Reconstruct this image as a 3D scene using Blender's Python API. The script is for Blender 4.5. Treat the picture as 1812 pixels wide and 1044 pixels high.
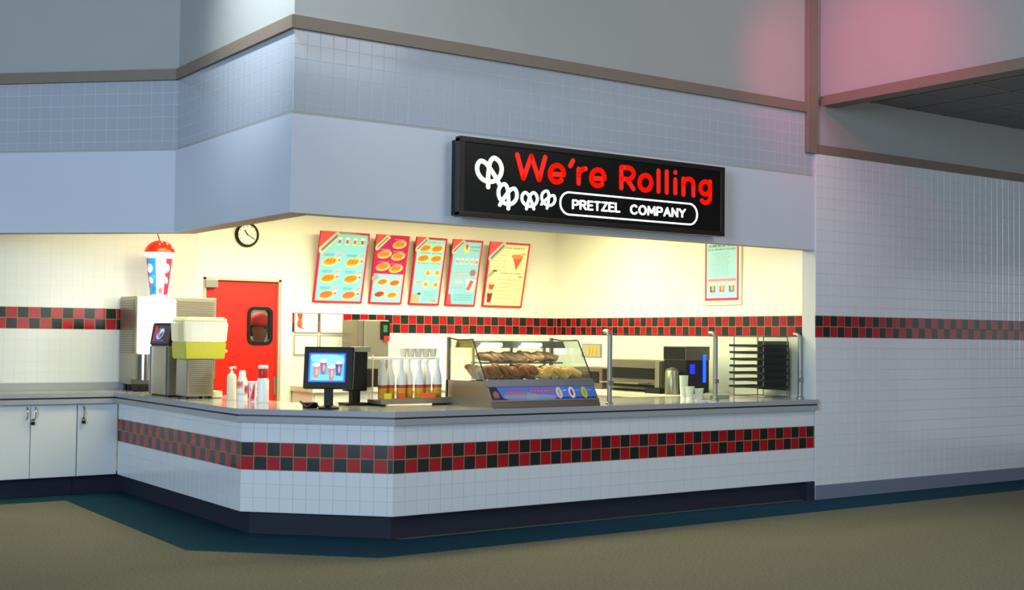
import bpy, bmesh, math, random
import numpy as np
from mathutils import Vector, Matrix

random.seed(7)
for o_ in list(bpy.data.objects): bpy.data.objects.remove(o_, do_unlink=True)
S = bpy.context.scene
COL = S.collection
R_ = math.radians

# ------------------------------------------------------------------ camera
CAMH, FPX, YAW, PIT, ROL = 1.567, 2213.07, R_(35.198), R_(1.908), R_(0.626)
F_ = Vector((math.sin(YAW)*math.cos(PIT), math.cos(YAW)*math.cos(PIT), math.sin(PIT)))
Rt = Vector((math.cos(YAW), -math.sin(YAW), 0)); Up = Rt.cross(F_)
rt = Rt*math.cos(ROL) + Up*math.sin(ROL); up = -Rt*math.sin(ROL) + Up*math.cos(ROL)
cd = bpy.data.cameras.new('camera'); cam = bpy.data.objects.new('camera', cd); COL.objects.link(cam)
cd.sensor_width = 36; cd.lens = FPX/1812*36; cd.clip_end = 100
cam.matrix_world = Matrix(((rt.x, up.x, -F_.x, 0), (rt.y, up.y, -F_.y, 0), (rt.z, up.z, -F_.z, CAMH), (0, 0, 0, 1)))
S.camera = cam

# ------------------------------------------------------------------ light
w = bpy.data.worlds.new('world'); S.world = w; w.use_nodes = True
bg = w.node_tree.nodes['Background']; bg.inputs[0].default_value = (.90, .94, 1.0, 1); bg.inputs[1].default_value = .085
def area(name, loc, target, size, power, color, sy=None):
    l = bpy.data.lights.new(name, 'AREA'); l.energy = power; l.color = color; l.size = size
    if sy: l.shape = 'RECTANGLE'; l.size_y = sy
    o = bpy.data.objects.new(name, l); COL.objects.link(o); o.location = loc
    o.rotation_euler = (Vector(target)-Vector(loc)).to_track_quat('-Z', 'Y').to_euler(); return o
area('atrium_daylight', (-10.0, -1.0, 3.6), (4.5, 9.5, 1.6), 5.0, 2150, (.60, .80, 1.0))
area('concourse_ceiling_light', (8.0, 1.5, 6.3), (8.4, 5.0, 0.0), 3.0, 160, (1.0, .97, .90))
area('right_wall_fill', (18.4, 4.4, 1.2), (11.6, 8.3, 0.8), 3.0, 26, (.90, .98, 1.0))  # added fill lamp brightening the lower right wall, stands for no known source
area('front_fill', (9.5, -4.5, 1.5), (11.2, 8.3, 0.9), 4.0, 190, (.92, .98, 1.0), 2.2)  # added frontal fill from behind the camera for right wall and counter front
def spot(name, loc, target, power, color, cone, rad):
    l = bpy.data.lights.new(name, 'SPOT'); l.energy = power; l.color = color; l.spot_size = R_(cone); l.spot_blend = 1; l.shadow_soft_size = rad
    o = bpy.data.objects.new(name, l); COL.objects.link(o); o.location = loc
    o.rotation_euler = (Vector(target)-Vector(loc)).to_track_quat('-Z', 'Y').to_euler(); return o
spot('wall_washer', (1.9, 7.9, 6.2), (3.92, 8.7, 4.6), 1300, (.85, .97, 1.0), 46, .2)
def point(name, loc, power, color, rad):
    l = bpy.data.lights.new(name, 'POINT'); l.energy = power; l.color = color; l.shadow_soft_size = rad
    o = bpy.data.objects.new(name, l); COL.objects.link(o); o.location = loc; return o
spot('neon_glow', (7.9, 7.45, 4.62), (9.62, 7.72, 4.1), 105, (1.0, .06, .20), 100, .12)
S.view_settings.view_transform = 'Standard'; S.view_settings.look = 'None'
S.view_settings.gamma = 1; S.view_settings.use_curve_mapping = False
S.view_settings.exposure = 0.0

# ------------------------------------------------------------------ materials
def lin(c):
    if isinstance(c, str): c = tuple(int(c[i:i+2], 16)/255 for i in (0, 2, 4))
    return tuple(x/12.92 if x <= .04045 else ((x+.055)/1.055)**2.4 for x in c)
MATS = {}
def mat(name, col, rough=.5, metal=0, emit=0, ecol=None, noise=0, nscale=30, bump=0, bscale=200, spec=.5, stretch=None):
    if name in MATS: return MATS[name]
    m = bpy.data.materials.new(name); m.use_nodes = True; nt = m.node_tree; b = nt.nodes['Principled BSDF']
    c = lin(col); b.inputs['Base Color'].default_value = (*c, 1); b.inputs['Roughness'].default_value = rough
    b.inputs['Metallic'].default_value = metal; b.inputs['Specular IOR Level'].default_value = spec
    if emit:
        b.inputs['Emission Color'].default_value = (*lin(ecol or col), 1); b.inputs['Emission Strength'].default_value = emit
    tc = nt.nodes.new('ShaderNodeTexCoord'); mp = nt.nodes.new('ShaderNodeMapping')
    nt.links.new(tc.outputs['Object'], mp.inputs['Vector'])
    if stretch: mp.inputs['Scale'].default_value = stretch
    if noise:
        n = nt.nodes.new('ShaderNodeTexNoise'); n.inputs['Scale'].default_value = nscale; n.inputs['Detail'].default_value = 4
        nt.links.new(mp.outputs['Vector'], n.inputs['Vector'])
        mx = nt.nodes.new('ShaderNodeMix'); mx.data_type = 'RGBA'
        mx.inputs[6].default_value = (*[x*(1-noise) for x in c], 1); mx.inputs[7].default_value = (*[min(1, x*(1+noise)) for x in c], 1)
        nt.links.new(n.outputs['Fac'], mx.inputs[0]); nt.links.new(mx.outputs[2], b.inputs['Base Color'])
    if bump:
        n2 = nt.nodes.new('ShaderNodeTexNoise'); n2.inputs['Scale'].default_value = bscale; n2.inputs['Detail'].default_value = 2
        nt.links.new(mp.outputs['Vector'], n2.inputs['Vector'])
        bp = nt.nodes.new('ShaderNodeBump'); bp.inputs['Strength'].default_value = bump; bp.inputs['Distance'].default_value = .01
        nt.links.new(n2.outputs['Fac'], bp.inputs['Height']); nt.links.new(bp.outputs['Normal'], b.inputs['Normal'])
    MATS[name] = m; return m
def glassmat(name, tint=(.93, .98, .95), refl=.06, rough=.02):
    m = bpy.data.materials.new(name); m.use_nodes = True; nt = m.node_tree; nt.nodes.clear()
    out = nt.nodes.new('ShaderNodeOutputMaterial'); t = nt.nodes.new('ShaderNodeBsdfTransparent'); t.inputs[0].default_value = (*tint, 1)
    g = nt.nodes.new('ShaderNodeBsdfGlossy'); g.inputs['Roughness'].default_value = rough
    fr = nt.nodes.new('ShaderNodeLayerWeight'); fr.inputs['Blend'].default_value = .2
    mt = nt.nodes.new('ShaderNodeMath'); mt.operation = 'MULTIPLY_ADD'; mt.inputs[1].default_value = .35; mt.inputs[2].default_value = refl
    nt.links.new(fr.outputs['Fresnel'], mt.inputs[0])
    mx = nt.nodes.new('ShaderNodeMixShader'); nt.links.new(mt.outputs[0], mx.inputs[0]); nt.links.new(t.outputs[0], mx.inputs[1]); nt.links.new(g.outputs[0], mx.inputs[2])
    nt.links.new(mx.outputs[0], out.inputs[0]); MATS[name] = m; return m
def printmat(name, emit=0, rough=.35):
    m = bpy.data.materials.new(name); m.use_nodes = True; nt = m.node_tree; b = nt.nodes['Principled BSDF']
    a = nt.nodes.new('ShaderNodeVertexColor'); a.layer_name = 'print'; nt.links.new(a.outputs[0], b.inputs['Base Color']); b.inputs['Roughness'].default_value = rough
    if emit: nt.links.new(a.outputs[0], b.inputs['Emission Color']); b.inputs['Emission Strength'].default_value = emit
    return m

M_carpet = mat('carpet_beige', '7A7767', .95, noise=.55, nscale=48, bump=.5, bscale=300, spec=.1)
M_teal = mat('carpet_teal', '1B4352', .95, noise=.55, nscale=48, bump=.5, bscale=300, spec=.1)
M_paint = mat('wall_paint', 'A2A2A0', .6, noise=.03, nscale=4)
M_panel = mat('panel_paint', 'C6CAD6', .5, noise=.02, nscale=3)
M_kwall = mat('kitchen_wall', 'EDEBE0', .5, noise=.02, nscale=3)
M_grout = mat('grout', 'C4C7CC', .8)
M_tan = mat('grout_tan', '8C7A52', .8)
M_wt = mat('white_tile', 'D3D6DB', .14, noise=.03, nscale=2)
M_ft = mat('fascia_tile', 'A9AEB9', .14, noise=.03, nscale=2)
M_red = mat('red_tile', 'A00E1E', .18, noise=.25, nscale=8)
M_blk = mat('black_tile', '1C1E22', .2, noise=.3, nscale=8)
M_trim = mat('brown_trim', '7A6C5F', .55, noise=.08, nscale=12)
M_ctop = mat('grey_laminate', '9A9DA3', .14, noise=.05, nscale=60)
M_dark = mat('dark_strip', '14141C', .5)
M_kick = mat('kick_navy', '161A2C', .8, noise=.1, nscale=6)
M_base = mat('cove_base', '6B7386', .5)
M_cab = mat('cabinet_laminate', 'CDD1D6', .35, noise=.02, nscale=4)
M_steel = mat('steel', 'A9A493', .36, .85, noise=.06, nscale=40, stretch=(1, 1, 8))
M_steeld = mat('steel_dark', '8A8374', .42, .8, noise=.08, nscale=30)  # darker brownish steel for louvers, posts, trays and oven body
M_chrome = mat('chrome', 'D0D2D6', .12, 1)
M_alu = mat('aluminium', '8F8D88', .4, .7)
M_black = mat('black_plastic', '101012', .5, spec=.25)
M_blackm = mat('black_metal', '1B1A1B', .5, .3)
M_white = mat('white_plastic', 'F0F0EC', .4)
M_doorred = mat('door_red', 'D3160A', .4, noise=.05, nscale=5)
M_ceil = mat('ceiling_panel', '7C7D80', .8, noise=.06, nscale=20)
M_kceil = mat('kitchen_ceiling', 'E8E6DE', .7)
M_lamp = mat('lamp_diffuser', 'FFFFFF', .5, emit=23.0, ecol=(1, .955, .73))
M_glass = glassmat('glass_clear'); M_gedge = mat('glass_edge', '5E8A78', .2)
M_print = printmat('print'); M_screen = printmat('print_screen', 1.6, .2); M_lit = printmat('print_backlit', .25, .4)

# ------------------------------------------------------------------ mesh builders
class MB:
    def __init__(s): s.bm = bmesh.new()
    def box(s, x0, x1, y0, y1, z0, z1, bev=0, M=None):
        t = bmesh.new(); bmesh.ops.create_cube(t, size=1)
        for v in t.verts: v.co = Vector(((x0+x1)/2+v.co.x*(x1-x0), (y0+y1)/2+v.co.y*(y1-y0), (z0+z1)/2+v.co.z*(z1-z0)))
        if bev: bmesh.ops.bevel(t, geom=t.edges[:], offset=bev, segments=2, affect='EDGES', profile=.6)
        return s.add(t, M)
    def add(s, t, M=None):
        if M is not None: bmesh.ops.transform(t, matrix=M, verts=t.verts)
        me = bpy.data.meshes.new('t'); t.to_mesh(me); t.free(); s.bm.from_mesh(me); bpy.data.meshes.remove(me); return s
    def prism(s, poly, z0, z1, axis='z', M=None, bev=0):
        # axis z: poly (x,y) ; axis x: poly (y,z) extruded x ; axis y: poly (x,z) extruded y
        t = bmesh.new()
        def P(a, b, c): return {'z': (a, b, c), 'x': (c, a, b), 'y': (a, c, b)}[axis]
        lo = [t.verts.new(P(a, b, z0)) for a, b in poly]; hi = [t.verts.new(P(a, b, z1)) for a, b in poly]
        t.faces.new(lo); t.faces.new(hi); n = len(poly)
        for i in range(n): t.faces.new((lo[i], lo[(i+1) % n], hi[(i+1) % n], hi[i]))
        bmesh.ops.recalc_face_normals(t, faces=t.faces)
        if bev: bmesh.ops.bevel(t, geom=t.edges[:], offset=bev, segments=2, affect='EDGES')
        return s.add(t, M)
    def tube(s, pts, r, n=8, closed=False, M=None, flat=1, cap=True):
        t = bmesh.new(); pts = [Vector(p) for p in pts]; k = len(pts); rings = []
        rr = r if isinstance(r, (list, tuple)) else [r]*k
        prev = None
        for i, p in enumerate(pts):
            a = pts[(i-1) % k] if (i or closed) else p; b = pts[(i+1) % k] if (i < k-1 or closed) else p
            d = (b-a).normalized()
            if prev is None: u = d.orthogonal().normalized()
            else: u = (prev-d*prev.dot(d)).normalized()
            prev = u; v = d.cross(u)
            rings.append([t.verts.new(p+(u*math.cos(q)+v*math.sin(q))*rr[i]) for q in [2*math.pi*j/n for j in range(n)]])
        for i in range(k if closed else k-1):
            A, B = rings[i], rings[(i+1) % k]
            for j in range(n): t.faces.new((A[j], A[(j+1) % n], B[(j+1) % n], B[j]))
        if not closed and cap: t.faces.new(rings[0][::-1]); t.faces.new(rings[-1])
        bmesh.ops.recalc_face_normals(t, faces=t.faces)
        return s.add(t, M)
    def lathe(s, prof, c=(0, 0, 0), n=20, M=None):
        t = bmesh.new(); rings = []
        for r, z in prof:
            if r < 1e-5: rings.append([t.verts.new((c[0], c[1], c[2]+z))])
            else: rings.append([t.verts.new((c[0]+r*math.cos(2*math.pi*j/n), c[1]+r*math.sin(2*math.pi*j/n), c[2]+z)) for j in range(n)])
        for A, B in zip(rings, rings[1:]):
            for j in range(n):
                a, b = A[j % len(A)], A[(j+1) % len(A)]; c2, d = B[(j+1) % len(B)], B[j % len(B)]
                f = []
                for q in (a, b, c2, d):
                    if q not in f: f.append(q)
                if len(f) > 2: t.faces.new(f)
        bmesh.ops.recalc_face_normals(t, faces=t.faces)
        return s.add(t, M)
    def build(s, name, m, parent=None, smooth=0, **kw):
        me = bpy.data.meshes.new(name)
        if parent is not None:
            off = wloc(parent); bmesh.ops.translate(s.bm, verts=s.bm.verts, vec=-off)
        elif kw.get('base') is not None:
            bmesh.ops.translate(s.bm, verts=s.bm.verts, vec=-Vector(kw['base']))
        s.bm.to_mesh(me); s.bm.free(); me.materials.append(m)
        if smooth:
            for p in me.polygons: p.use_smooth = True
            me.set_sharp_from_angle(angle=R_(smooth))
        o = bpy.data.objects.new(name, me); COL.objects.link(o)
        if parent is not None: o.parent = parent
        elif kw.get('base') is not None: o.location = kw['base']
        return o
def wloc(o):
    v = Vector((0, 0, 0))
    while o is not None: v += o.location; o = o.parent
    return v
def tag(o, label=None, cat=None, group=None, kind=None):
    if label: o['label'] = label
    if cat: o['category'] = cat
    if group: o['group'] = group
    if kind: o['kind'] = kind
    return o
def thing(name, label, cat, loc, group=None):
    o = bpy.data.objects.new(name, None); COL.objects.link(o); o.location = loc; o.empty_display_size = .1
    return tag(o, label, cat, group)
def struct(o, label=None):
    o['kind'] = 'structure'
    if label: o['label'] = label
    return o
def copy_tree(o, parent=None):
    c = o.copy(); COL.objects.link(c); c.parent = parent
    for ch in list(o.children): copy_tree(ch, c)
    return c

# ---- print: a flat grid with colours per vertex (lettering and pictures on flat print)
def SRGB(c): return np.array([int(c[i:i+2], 16)/255 for i in (0, 2, 4)])
class Paint:
    def __init__(s, w, h, nx, col):
        s.w, s.h, s.nx = w, h, nx; s.ny = max(2, int(round(nx*h/w)))
        s.U, s.V = np.meshgrid(np.linspace(0, w, s.nx), np.linspace(0, h, s.ny)); s.V = h-s.V   # V measured from the top
        s.C = np.zeros((s.ny, s.nx, 3))+SRGB(col); s.px = w/s.nx
    def blend(s, d, col, a=1):
        k = np.clip(.5-d/s.px, 0, 1)[..., None]*a; s.C = s.C*(1-k)+SRGB(col)*k; return s
    def rect(s, x0, y0, x1, y1, col, ang=0, a=1):
        cx, cy = (x0+x1)/2, (y0+y1)/2; ca, sa = math.cos(ang), math.sin(ang)
        u = (s.U-cx)*ca+(s.V-cy)*sa; v = -(s.U-cx)*sa+(s.V-cy)*ca
        return s.blend(np.maximum(abs(u)-abs(x1-x0)/2, abs(v)-abs(y1-y0)/2), col, a)
    def ell(s, cx, cy, rx, ry, col, ang=0, a=1):
        ca, sa = math.cos(ang), math.sin(ang); u = (s.U-cx)*ca+(s.V-cy)*sa; v = -(s.U-cx)*sa+(s.V-cy)*ca
        return s.blend((np.sqrt((u/rx)**2+(v/ry)**2)-1)*min(rx, ry), col, a)
    def tri(s, pts, col, a=1):
        d = np.full(s.U.shape, -9.)
        ar = sum(pts[i][0]*pts[(i+1) % len(pts)][1]-pts[(i+1) % len(pts)][0]*pts[i][1] for i in range(len(pts)))
        for i in range(len(pts)):
            (x0, y0), (x1, y1) = pts[i], pts[(i+1) % len(pts)]; L = math.hypot(x1-x0, y1-y0)
            e = ((s.U-x0)*(y1-y0)-(s.V-y0)*(x1-x0))/L*(1 if ar > 0 else -1); d = np.maximum(d, e)
        return s.blend(d, col, a)
    def text(s, x0, y, x1, h, col, a=.8, gap=.35):
        x = x0
        while x < x1:
            L = random.uniform(1.5, 4)*h; s.rect(x, y-h/2, min(x+L, x1), y+h/2, col, a=a*random.uniform(.6, 1)); x += L+h*random.uniform(gap, gap*2.5)
        return s
    def build(s, name, m, parent, O, ux, uz, bend=None):
        # O: world position of the lower left corner, ux / uz: unit vectors right and up
        O = Vector(O); ux = Vector(ux); uz = Vector(uz); off = wloc(parent) if parent else Vector((0, 0, 0))
        vs = []
        for j in range(s.ny):
            for i in range(s.nx):
                a, b = s.w*i/(s.nx-1), s.h*j/(s.ny-1)
                vs.append((bend(a, b) if bend else O+ux*a+uz*b)-off)
        fs = [(j*s.nx+i, j*s.nx+i+1, (j+1)*s.nx+i+1, (j+1)*s.nx+i) for j in range(s.ny-1) for i in range(s.nx-1)]
        me = bpy.data.meshes.new(name); me.from_pydata(vs, [], fs); me.materials.append(m)
        at = me.color_attributes.new('print', 'FLOAT_COLOR', 'POINT')
        c = np.clip(s.C, 0, 1).reshape(-1, 3); c = np.where(c <= .04045, c/12.92, ((c+.055)/1.055)**2.4)
        at.data.foreach_set('color', np.concatenate([c, np.ones((len(c), 1))], 1).astype(np.float32).ravel())
        o = bpy.data.objects.new(name, me); COL.objects.link(o)
        if parent: o.parent = parent
        return o

# ------------------------------------------------------------------ tiles
T = .1075
TILE = {}
def tilemesh(key, m, wd=T, ht=T, g=.003, d=.0025):
    k = (key, m.name, round(wd, 4), round(ht, 4))
    if k in TILE: return TILE[k]
    a, b, e = wd/2-g/2, ht/2-g/2, .0012
    v = [(-a, 0, -b), (a, 0, -b), (a, 0, b), (-a, 0, b), (-a+e, -d, -b+e), (a-e, -d, -b+e), (a-e, -d, b-e), (-a+e, -d, b-e)]
    me = bpy.data.meshes.new(key); me.from_pydata(v, [], [(4, 5, 6, 7), (0, 1, 5, 4), (1, 2, 6, 5), (2, 3, 7, 6), (3, 0, 4, 7)]); me.materials.append(m)
    TILE[k] = me; return me
def place_tile(me, name, parent, p, ang):
    o = bpy.data.objects.new(name, me); COL.objects.link(o); o.parent = parent
    o.location = Vector(p)-wloc(parent); o.rotation_euler = (0, 0, ang); return o
def tile_rows(parent, A, B, z0, z1, single=True, from_top=False, name='white_tile', m=None, cut=True, maxn=None):
    """white tiles along the plan line A->B (seen with A on the left); whole rows from one end, the last row cut"""
    A, B = Vector((*A, 0)), Vector((*B, 0)); L = (B-A).length; d = (B-A)/L; ang = math.atan2(d.y, d.x)
    rows = []; z = 0; H = z1-z0
    while z < H-.012: h = min(T, H-z); rows.append((z, h)); z += T
    cols = []; x = 0
    while x < L-.012: wd = min(T, L-x); cols.append((x, wd)); x += T
    joined = []; cnt = 0
    for z, h in rows:
        zc = (z1-z-h/2) if from_top else (z0+z+h/2)
        for x, wd in cols:
            p = A+d*(x+wd/2); p.z = zc
            if single and (maxn is None or cnt < maxn): place_tile(tilemesh(name, m or M_wt, wd, h), name, parent, p, ang); cnt += 1
            else: joined.append((p, wd, h))
    if joined:
        vs, fs = [], []; off = wloc(parent); rot = Matrix.Rotation(ang, 3, 'Z')
        for p, wd, h in joined:
            src = tilemesh(name, m or M_wt, wd, h); n = len(vs)
            vs += [tuple(rot @ v.co + p - off) for v in src.vertices]; fs += [tuple(n+i for i in f.vertices) for f in src.polygons]
        me = bpy.data.meshes.new('tile_field'); me.from_pydata(vs, [], fs); me.materials.append(m or M_wt)
        o = bpy.data.objects.new('tile_field', me); COL.objects.link(o); o.parent = parent; o['kind'] = 'stuff'
def band(parent, A, B, zb, phase=0, backing=True, from_right=False):
    A, B = Vector((*A, 0)), Vector((*B, 0)); L = (B-A).length; d = (B-A)/L; ang = math.atan2(d.y, d.x); nrm = Vector((d.y, -d.x, 0))
    n = int(math.ceil(L/T-.1)); wd = T
    for c in range(n):
        x0 = (L-(c+1)*T) if from_right else c*T
        x1 = x0+T; x0 = max(x0, 0); x1 = min(x1, L)
        if x1-x0 < .02: continue
        p = A+d*((x0+x1)/2)
        for r in (0, 1):
            q = p.copy(); q.z = zb+T*(r+.5)
            red = (c+r+phase) % 2 == 0
            place_tile(tilemesh('red_tile' if red else 'black_tile', M_red if red else M_blk, x1-x0, T, .006), 'red_tile' if red else 'black_tile', parent, q, ang)
    # tan grout bed behind the checker tiles
    g = MB(); a, b = A-nrm*.004, B-nrm*.004; f = nrm*.0055
    g.prism([(a.x, a.y), (b.x, b.y), (b.x+f.x, b.y+f.y), (a.x+f.x, a.y+f.y)], zb, zb+2*T)
    g.build('grout_bed', M_tan, parent)

# ------------------------------------------------------------------ the setting
YF, YB, XE = 8.33, 12.79, 9.53
P1, P2, P3 = (4.788, 8.33), (3.918, 9.20), (3.918, 12.2)
ZB = .51; ZWB = 1.593; S2 = math.sqrt(.5)

fl = struct(MB().box(-9, 17, -6, 18, -.1, 0).build('floor', M_carpet), 'beige flecked carpet of the concourse')
bd = MB().prism([(0.5, 11.93), (3.36, 11.93), (3.33, 8.77), (4.36, 7.76), (16, 7.76), (16, 8.36), (4.9, 8.36), (4.05, 9.3), (4.05, 12.35), (0.5, 12.35)], -.02, .004)
struct(bd.build('floor_border', M_teal, fl), 'dark teal carpet border along the counter')

# back wall with the door opening
b = MB(); DX0, DX1, DZ = 4.99, 5.885, 2.17
b.box(.8, DX0, YB, YB+.15, 0, 3.2).box(DX1, 9.9, YB, YB+.15, 0, 3.2).box(DX0, DX1, YB, YB+.15, DZ, 3.2)
wb = struct(b.build('wall_back', M_kwall), 'brightly lit white back wall of the kitchen')
# side wall of the kitchen
SW0, SW1 = (9.73, 12.79), (9.54, 8.50)
b = MB().prism([SW0, SW1, (9.95, 8.50), (9.95, 12.95)], 0, 3.2)
ws = struct(b.build('wall_side', M_kwall), 'white kitchen side wall beside the tiled outer wall')
# outer right wall
b = MB().box(XE, 15.5, YF, 8.50, 0, 3.42)
wr = struct(b.build('wall_right', M_grout), 'glossy white tiled outer wall with a checkered band')
# fascia
FY, FX, F2Y = 8.36, 3.92, 10.715; ZFB, ZG, ZT0, ZT1, ZTOP = 2.456, 3.204, 3.805, 3.901, 7.5
LE = (1.84, 12.795)
b = MB().prism([(FX, FY), (XE, FY), (XE, FY+.14), (FX+.19, FY+.14)], ZFB, ZT1); b.prism([(FX, FY), (15.5, FY), (15.5, FY+.14), (FX+.19, FY+.14)], ZT1, ZTOP); b.box(XE, 15.5, FY, FY+.14, 3.42, ZT1)
wf = struct(b.build('wall_front', M_paint), 'painted upper wall over the serving counter')
b = MB().prism([(FX, FY), (FX+.19, FY+.14), (FX+.19, F2Y+.06), (FX, F2Y)], ZFB, ZTOP)
wsd = struct(b.build('wall_front_return', M_paint), 'short return of the upper wall running back from its corner')
b = MB().prism([(FX, F2Y), (FX+.19, F2Y+.06), (LE[0]+.25, LE[1]), LE], ZFB, ZTOP)
wl = struct(b.build('wall_left', M_paint), 'angled upper wall over the left cabinets')
# painted lower panels, slightly proud, leaving a dark groove under the tiles
PZ = 3.178; e = .020
MB().prism([(FX-e, FY-e), (XE, FY-e), (XE, FY), (FX, FY)], ZFB-.002, PZ).build('panel', M_panel, wf)
MB().prism([(FX-e, F2Y-e*.41), (FX-e, FY-e), (FX, FY), (FX, F2Y)], ZFB-.002, PZ).build('panel', M_panel, wsd)
nx, ny = -S2*e, -S2*e
MB().prism([(FX-e, F2Y-e*.41), (FX+.0, F2Y), LE, (LE[0]+nx, LE[1]+ny)], ZFB-.002, PZ).build('panel', M_panel, wl)
# tiled strips
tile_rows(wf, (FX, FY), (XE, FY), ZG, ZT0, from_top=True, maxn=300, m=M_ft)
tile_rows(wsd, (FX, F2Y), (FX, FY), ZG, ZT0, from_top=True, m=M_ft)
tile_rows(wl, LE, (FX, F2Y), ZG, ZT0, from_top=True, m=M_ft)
for par, P in ((wf, [(FX-.0008, FY-.0008), (XE, FY-.0008), (XE, FY), (FX, FY)]), (wsd, [(FX-.0008, F2Y), (FX-.0008, FY), (FX, FY), (FX, F2Y)]), (wl, [(LE[0]-.0006, LE[1]-.0006), (FX-.0006, F2Y-.0006), (FX, F2Y), LE])):
    MB().prism(P, ZG, ZT0).build('grout_bed', M_grout, par)
# brown trims
q = .035
o = MB().prism([(FX-q, FY-q), (9.47, FY-q), (9.47, FY), (FX, FY)], ZT0, ZT1).build('trim_1', M_trim); struct(o, 'brown trim rail along the front upper wall')
o = MB().prism([(FX-q, F2Y), (FX-q, FY-q), (FX, FY), (FX, F2Y)], ZT0, ZT1).build('trim_2', M_trim); struct(o, 'brown trim rail on the wall return')
o = MB().prism([(FX-q*.7, F2Y-q), (FX, F2Y), LE, (LE[0]-q*.7, LE[1]-q)], ZT0, ZT1).build('trim_3', M_trim); struct(o, 'brown trim rail on the angled left wall')
o = MB().box(9.40, 9.545, FY-q-.01, FY, 3.405, ZTOP, .006).build('trim_4', M_trim); struct(o, 'upright brown trim post at the end of the upper wall')
o = MB().box(9.545, 15.5, FY-q, FY-.031+.03, 3.405, 3.50, .006).build('trim_5', M_trim); struct(o, 'brown trim rail on top of the right tiled wall')
# bulkhead and low ceiling to the right
o = MB().box(9.62, 9.78, 0.5, FY-.001, 3.985, ZTOP).build('wall_bulkhead', M_paint); struct(o, 'pink-lit bulkhead coming forward at upper right')
MB().box(9.595, 9.80, 0.5, FY-.05, 3.885, 3.985, .006).build('trim', M_trim, o)
b = MB().box(9.78, 15.5, 0.5, FY, 4.02, 4.12); cl = struct(b.build('ceiling', M_ceil), 'dim low ceiling beyond the bulkhead')
g = MB()
for i in range(10): g.box(9.78, 15.5, FY-.61*(i+1)-.012, FY-.61*(i+1)+.012, 4.012, 4.021)
for i in range(9): g.box(9.78+.61*(i+1)-.012, 9.78+.61*(i+1)+.012, .6, FY-.01, 4.012, 4.0205)
g.build('ceiling_grid', M_alu, cl)
# right wall tiles and base
tile_rows(wr, (XE, YF), (15.4, YF), ZWB+2*T, 3.405, from_top=True, maxn=300)
tile_rows(wr, (XE, YF), (15.4, YF), .142, ZWB, from_top=True, single=False)
band(wr, (XE, YF), (15.4, YF), ZWB, 0)
o = MB().box(XE+.002, 15.5, YF-.012, YF, 0, .142, .004).build('baseboard_right', M_base); struct(o, 'blue-grey cove base of the right wall')
# kitchen bands
band(ws, SW0, SW1, ZWB, 1, from_right=True)
band(wb, (6.022, YB), (9.725, YB), ZWB, 1)
band(wb, (1.5, YB), (4.93, YB), ZWB, 0, from_right=True)
tile_rows(wb, (1.9, YB), (4.93, YB), 1.062, ZWB, from_top=True)
tile_rows(wb, (1.9, YB), (4.93, YB), ZWB+2*T, 2.95, maxn=150)
MB().box(1.9, 4.93, YB-.002, YB+.001, 1.06, ZWB).box(1.9, 4.93, YB-.002, YB+.001, ZWB+2*T, 2.96).build('grout_bed', mat('grout_kitchen', 'CFCDBE', .8), wb)
# kitchen ceiling
b = MB().prism([(2.1, 12.78), (4.05, 10.83), (4.05, 8.45), (9.6, 8.45), (9.7, 12.78)], 3.02, 3.12)
kc = struct(b.build('ceiling_kitchen', M_kceil), 'white kitchen ceiling behind the upper wall')
for k, (x, y) in enumerate([(5.0, 9.9), (4.35, 11.35), (5.9, 11.2), (7.2, 11.2), (8.4, 11.2), (6.4, 9.7), (7.6, 9.7)]):
    t = thing('ceiling_light', 'fluorescent ceiling light panel in the kitchen ceiling', 'ceiling light', (x, y, 3.02), 'kitchen ceiling lights')
    MB().box(x-.62, x+.62, y-.31, y+.31, 2.995, 3.02).build('frame', M_white, t)
    MB().box(x-.58, x+.58, y-.27, y+.27, 2.988, 2.997).build('diffuser', M_lamp, t)

# back room behind the door
M_room = mat('back_room_wall', '9FA58E', .7)
b = MB().box(4.2, 7.4, 15.2, 15.3, 0, 2.8).box(4.1, 4.2, 12.94, 15.3, 0, 2.8).box(7.4, 7.5, 12.94, 15.3, 0, 2.8).box(4.1, 7.5, 12.94, 15.3, 2.8, 2.9)
struct(b.build('wall_back_room', M_room), 'walls of the back room seen through the door window')
t = thing('ceiling_light', 'added fill light panel on the back room ceiling, unseen behind the red door', 'ceiling light', (5.7, 14.0, 2.8))
MB().box(5.1, 6.3, 13.7, 14.3, 2.78, 2.8).build('frame', M_white, t); MB().box(5.14, 6.26, 13.74, 14.26, 2.772, 2.782).build('diffuser', mat('back_room_fill', 'FFFFFF', .5, emit=30), t)  # lamp added so the person shows through the door window

# ------------------------------------------------------------------ counter
ct = thing('service_counter', 'white tiled serving counter with a red and black checkered band', 'counter', (6.0, 8.6, 0))
k = .008
body = [(XE-.003, YF+k), (P1[0]+k*.4, YF+k), (P2[0]+k, P2[1]+k*.4), (P3[0]+k, P3[1]-.02), (4.5, P3[1]-.02), (4.5, 9.45), (5.0, 8.95), (XE-.003, 8.95)]
MB().prism(body, .185, .885).build('body', M_grout, ct)
kk = .10
MB().prism([(XE-.003, YF+kk), (P1[0]+kk*.42, YF+kk), (P2[0]+kk, P2[1]+kk*.42), (P3[0]+kk, P3[1]+.3), (4.45, P3[1]+.3), (4.45, 9.45), (5.0, 8.9), (XE-.003, 8.9)], 0, .185).build('kickboard', M_kick, ct)
MB().box(9.43, XE-.001, YF+.0, YF+.12, 0, .184, .004).build('kick_end', M_kick, ct)
E1 = (XE-.003, YF)
segs = [(P1, (E1[0], YF)), (P2, P1), (P3, P2)]
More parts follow.
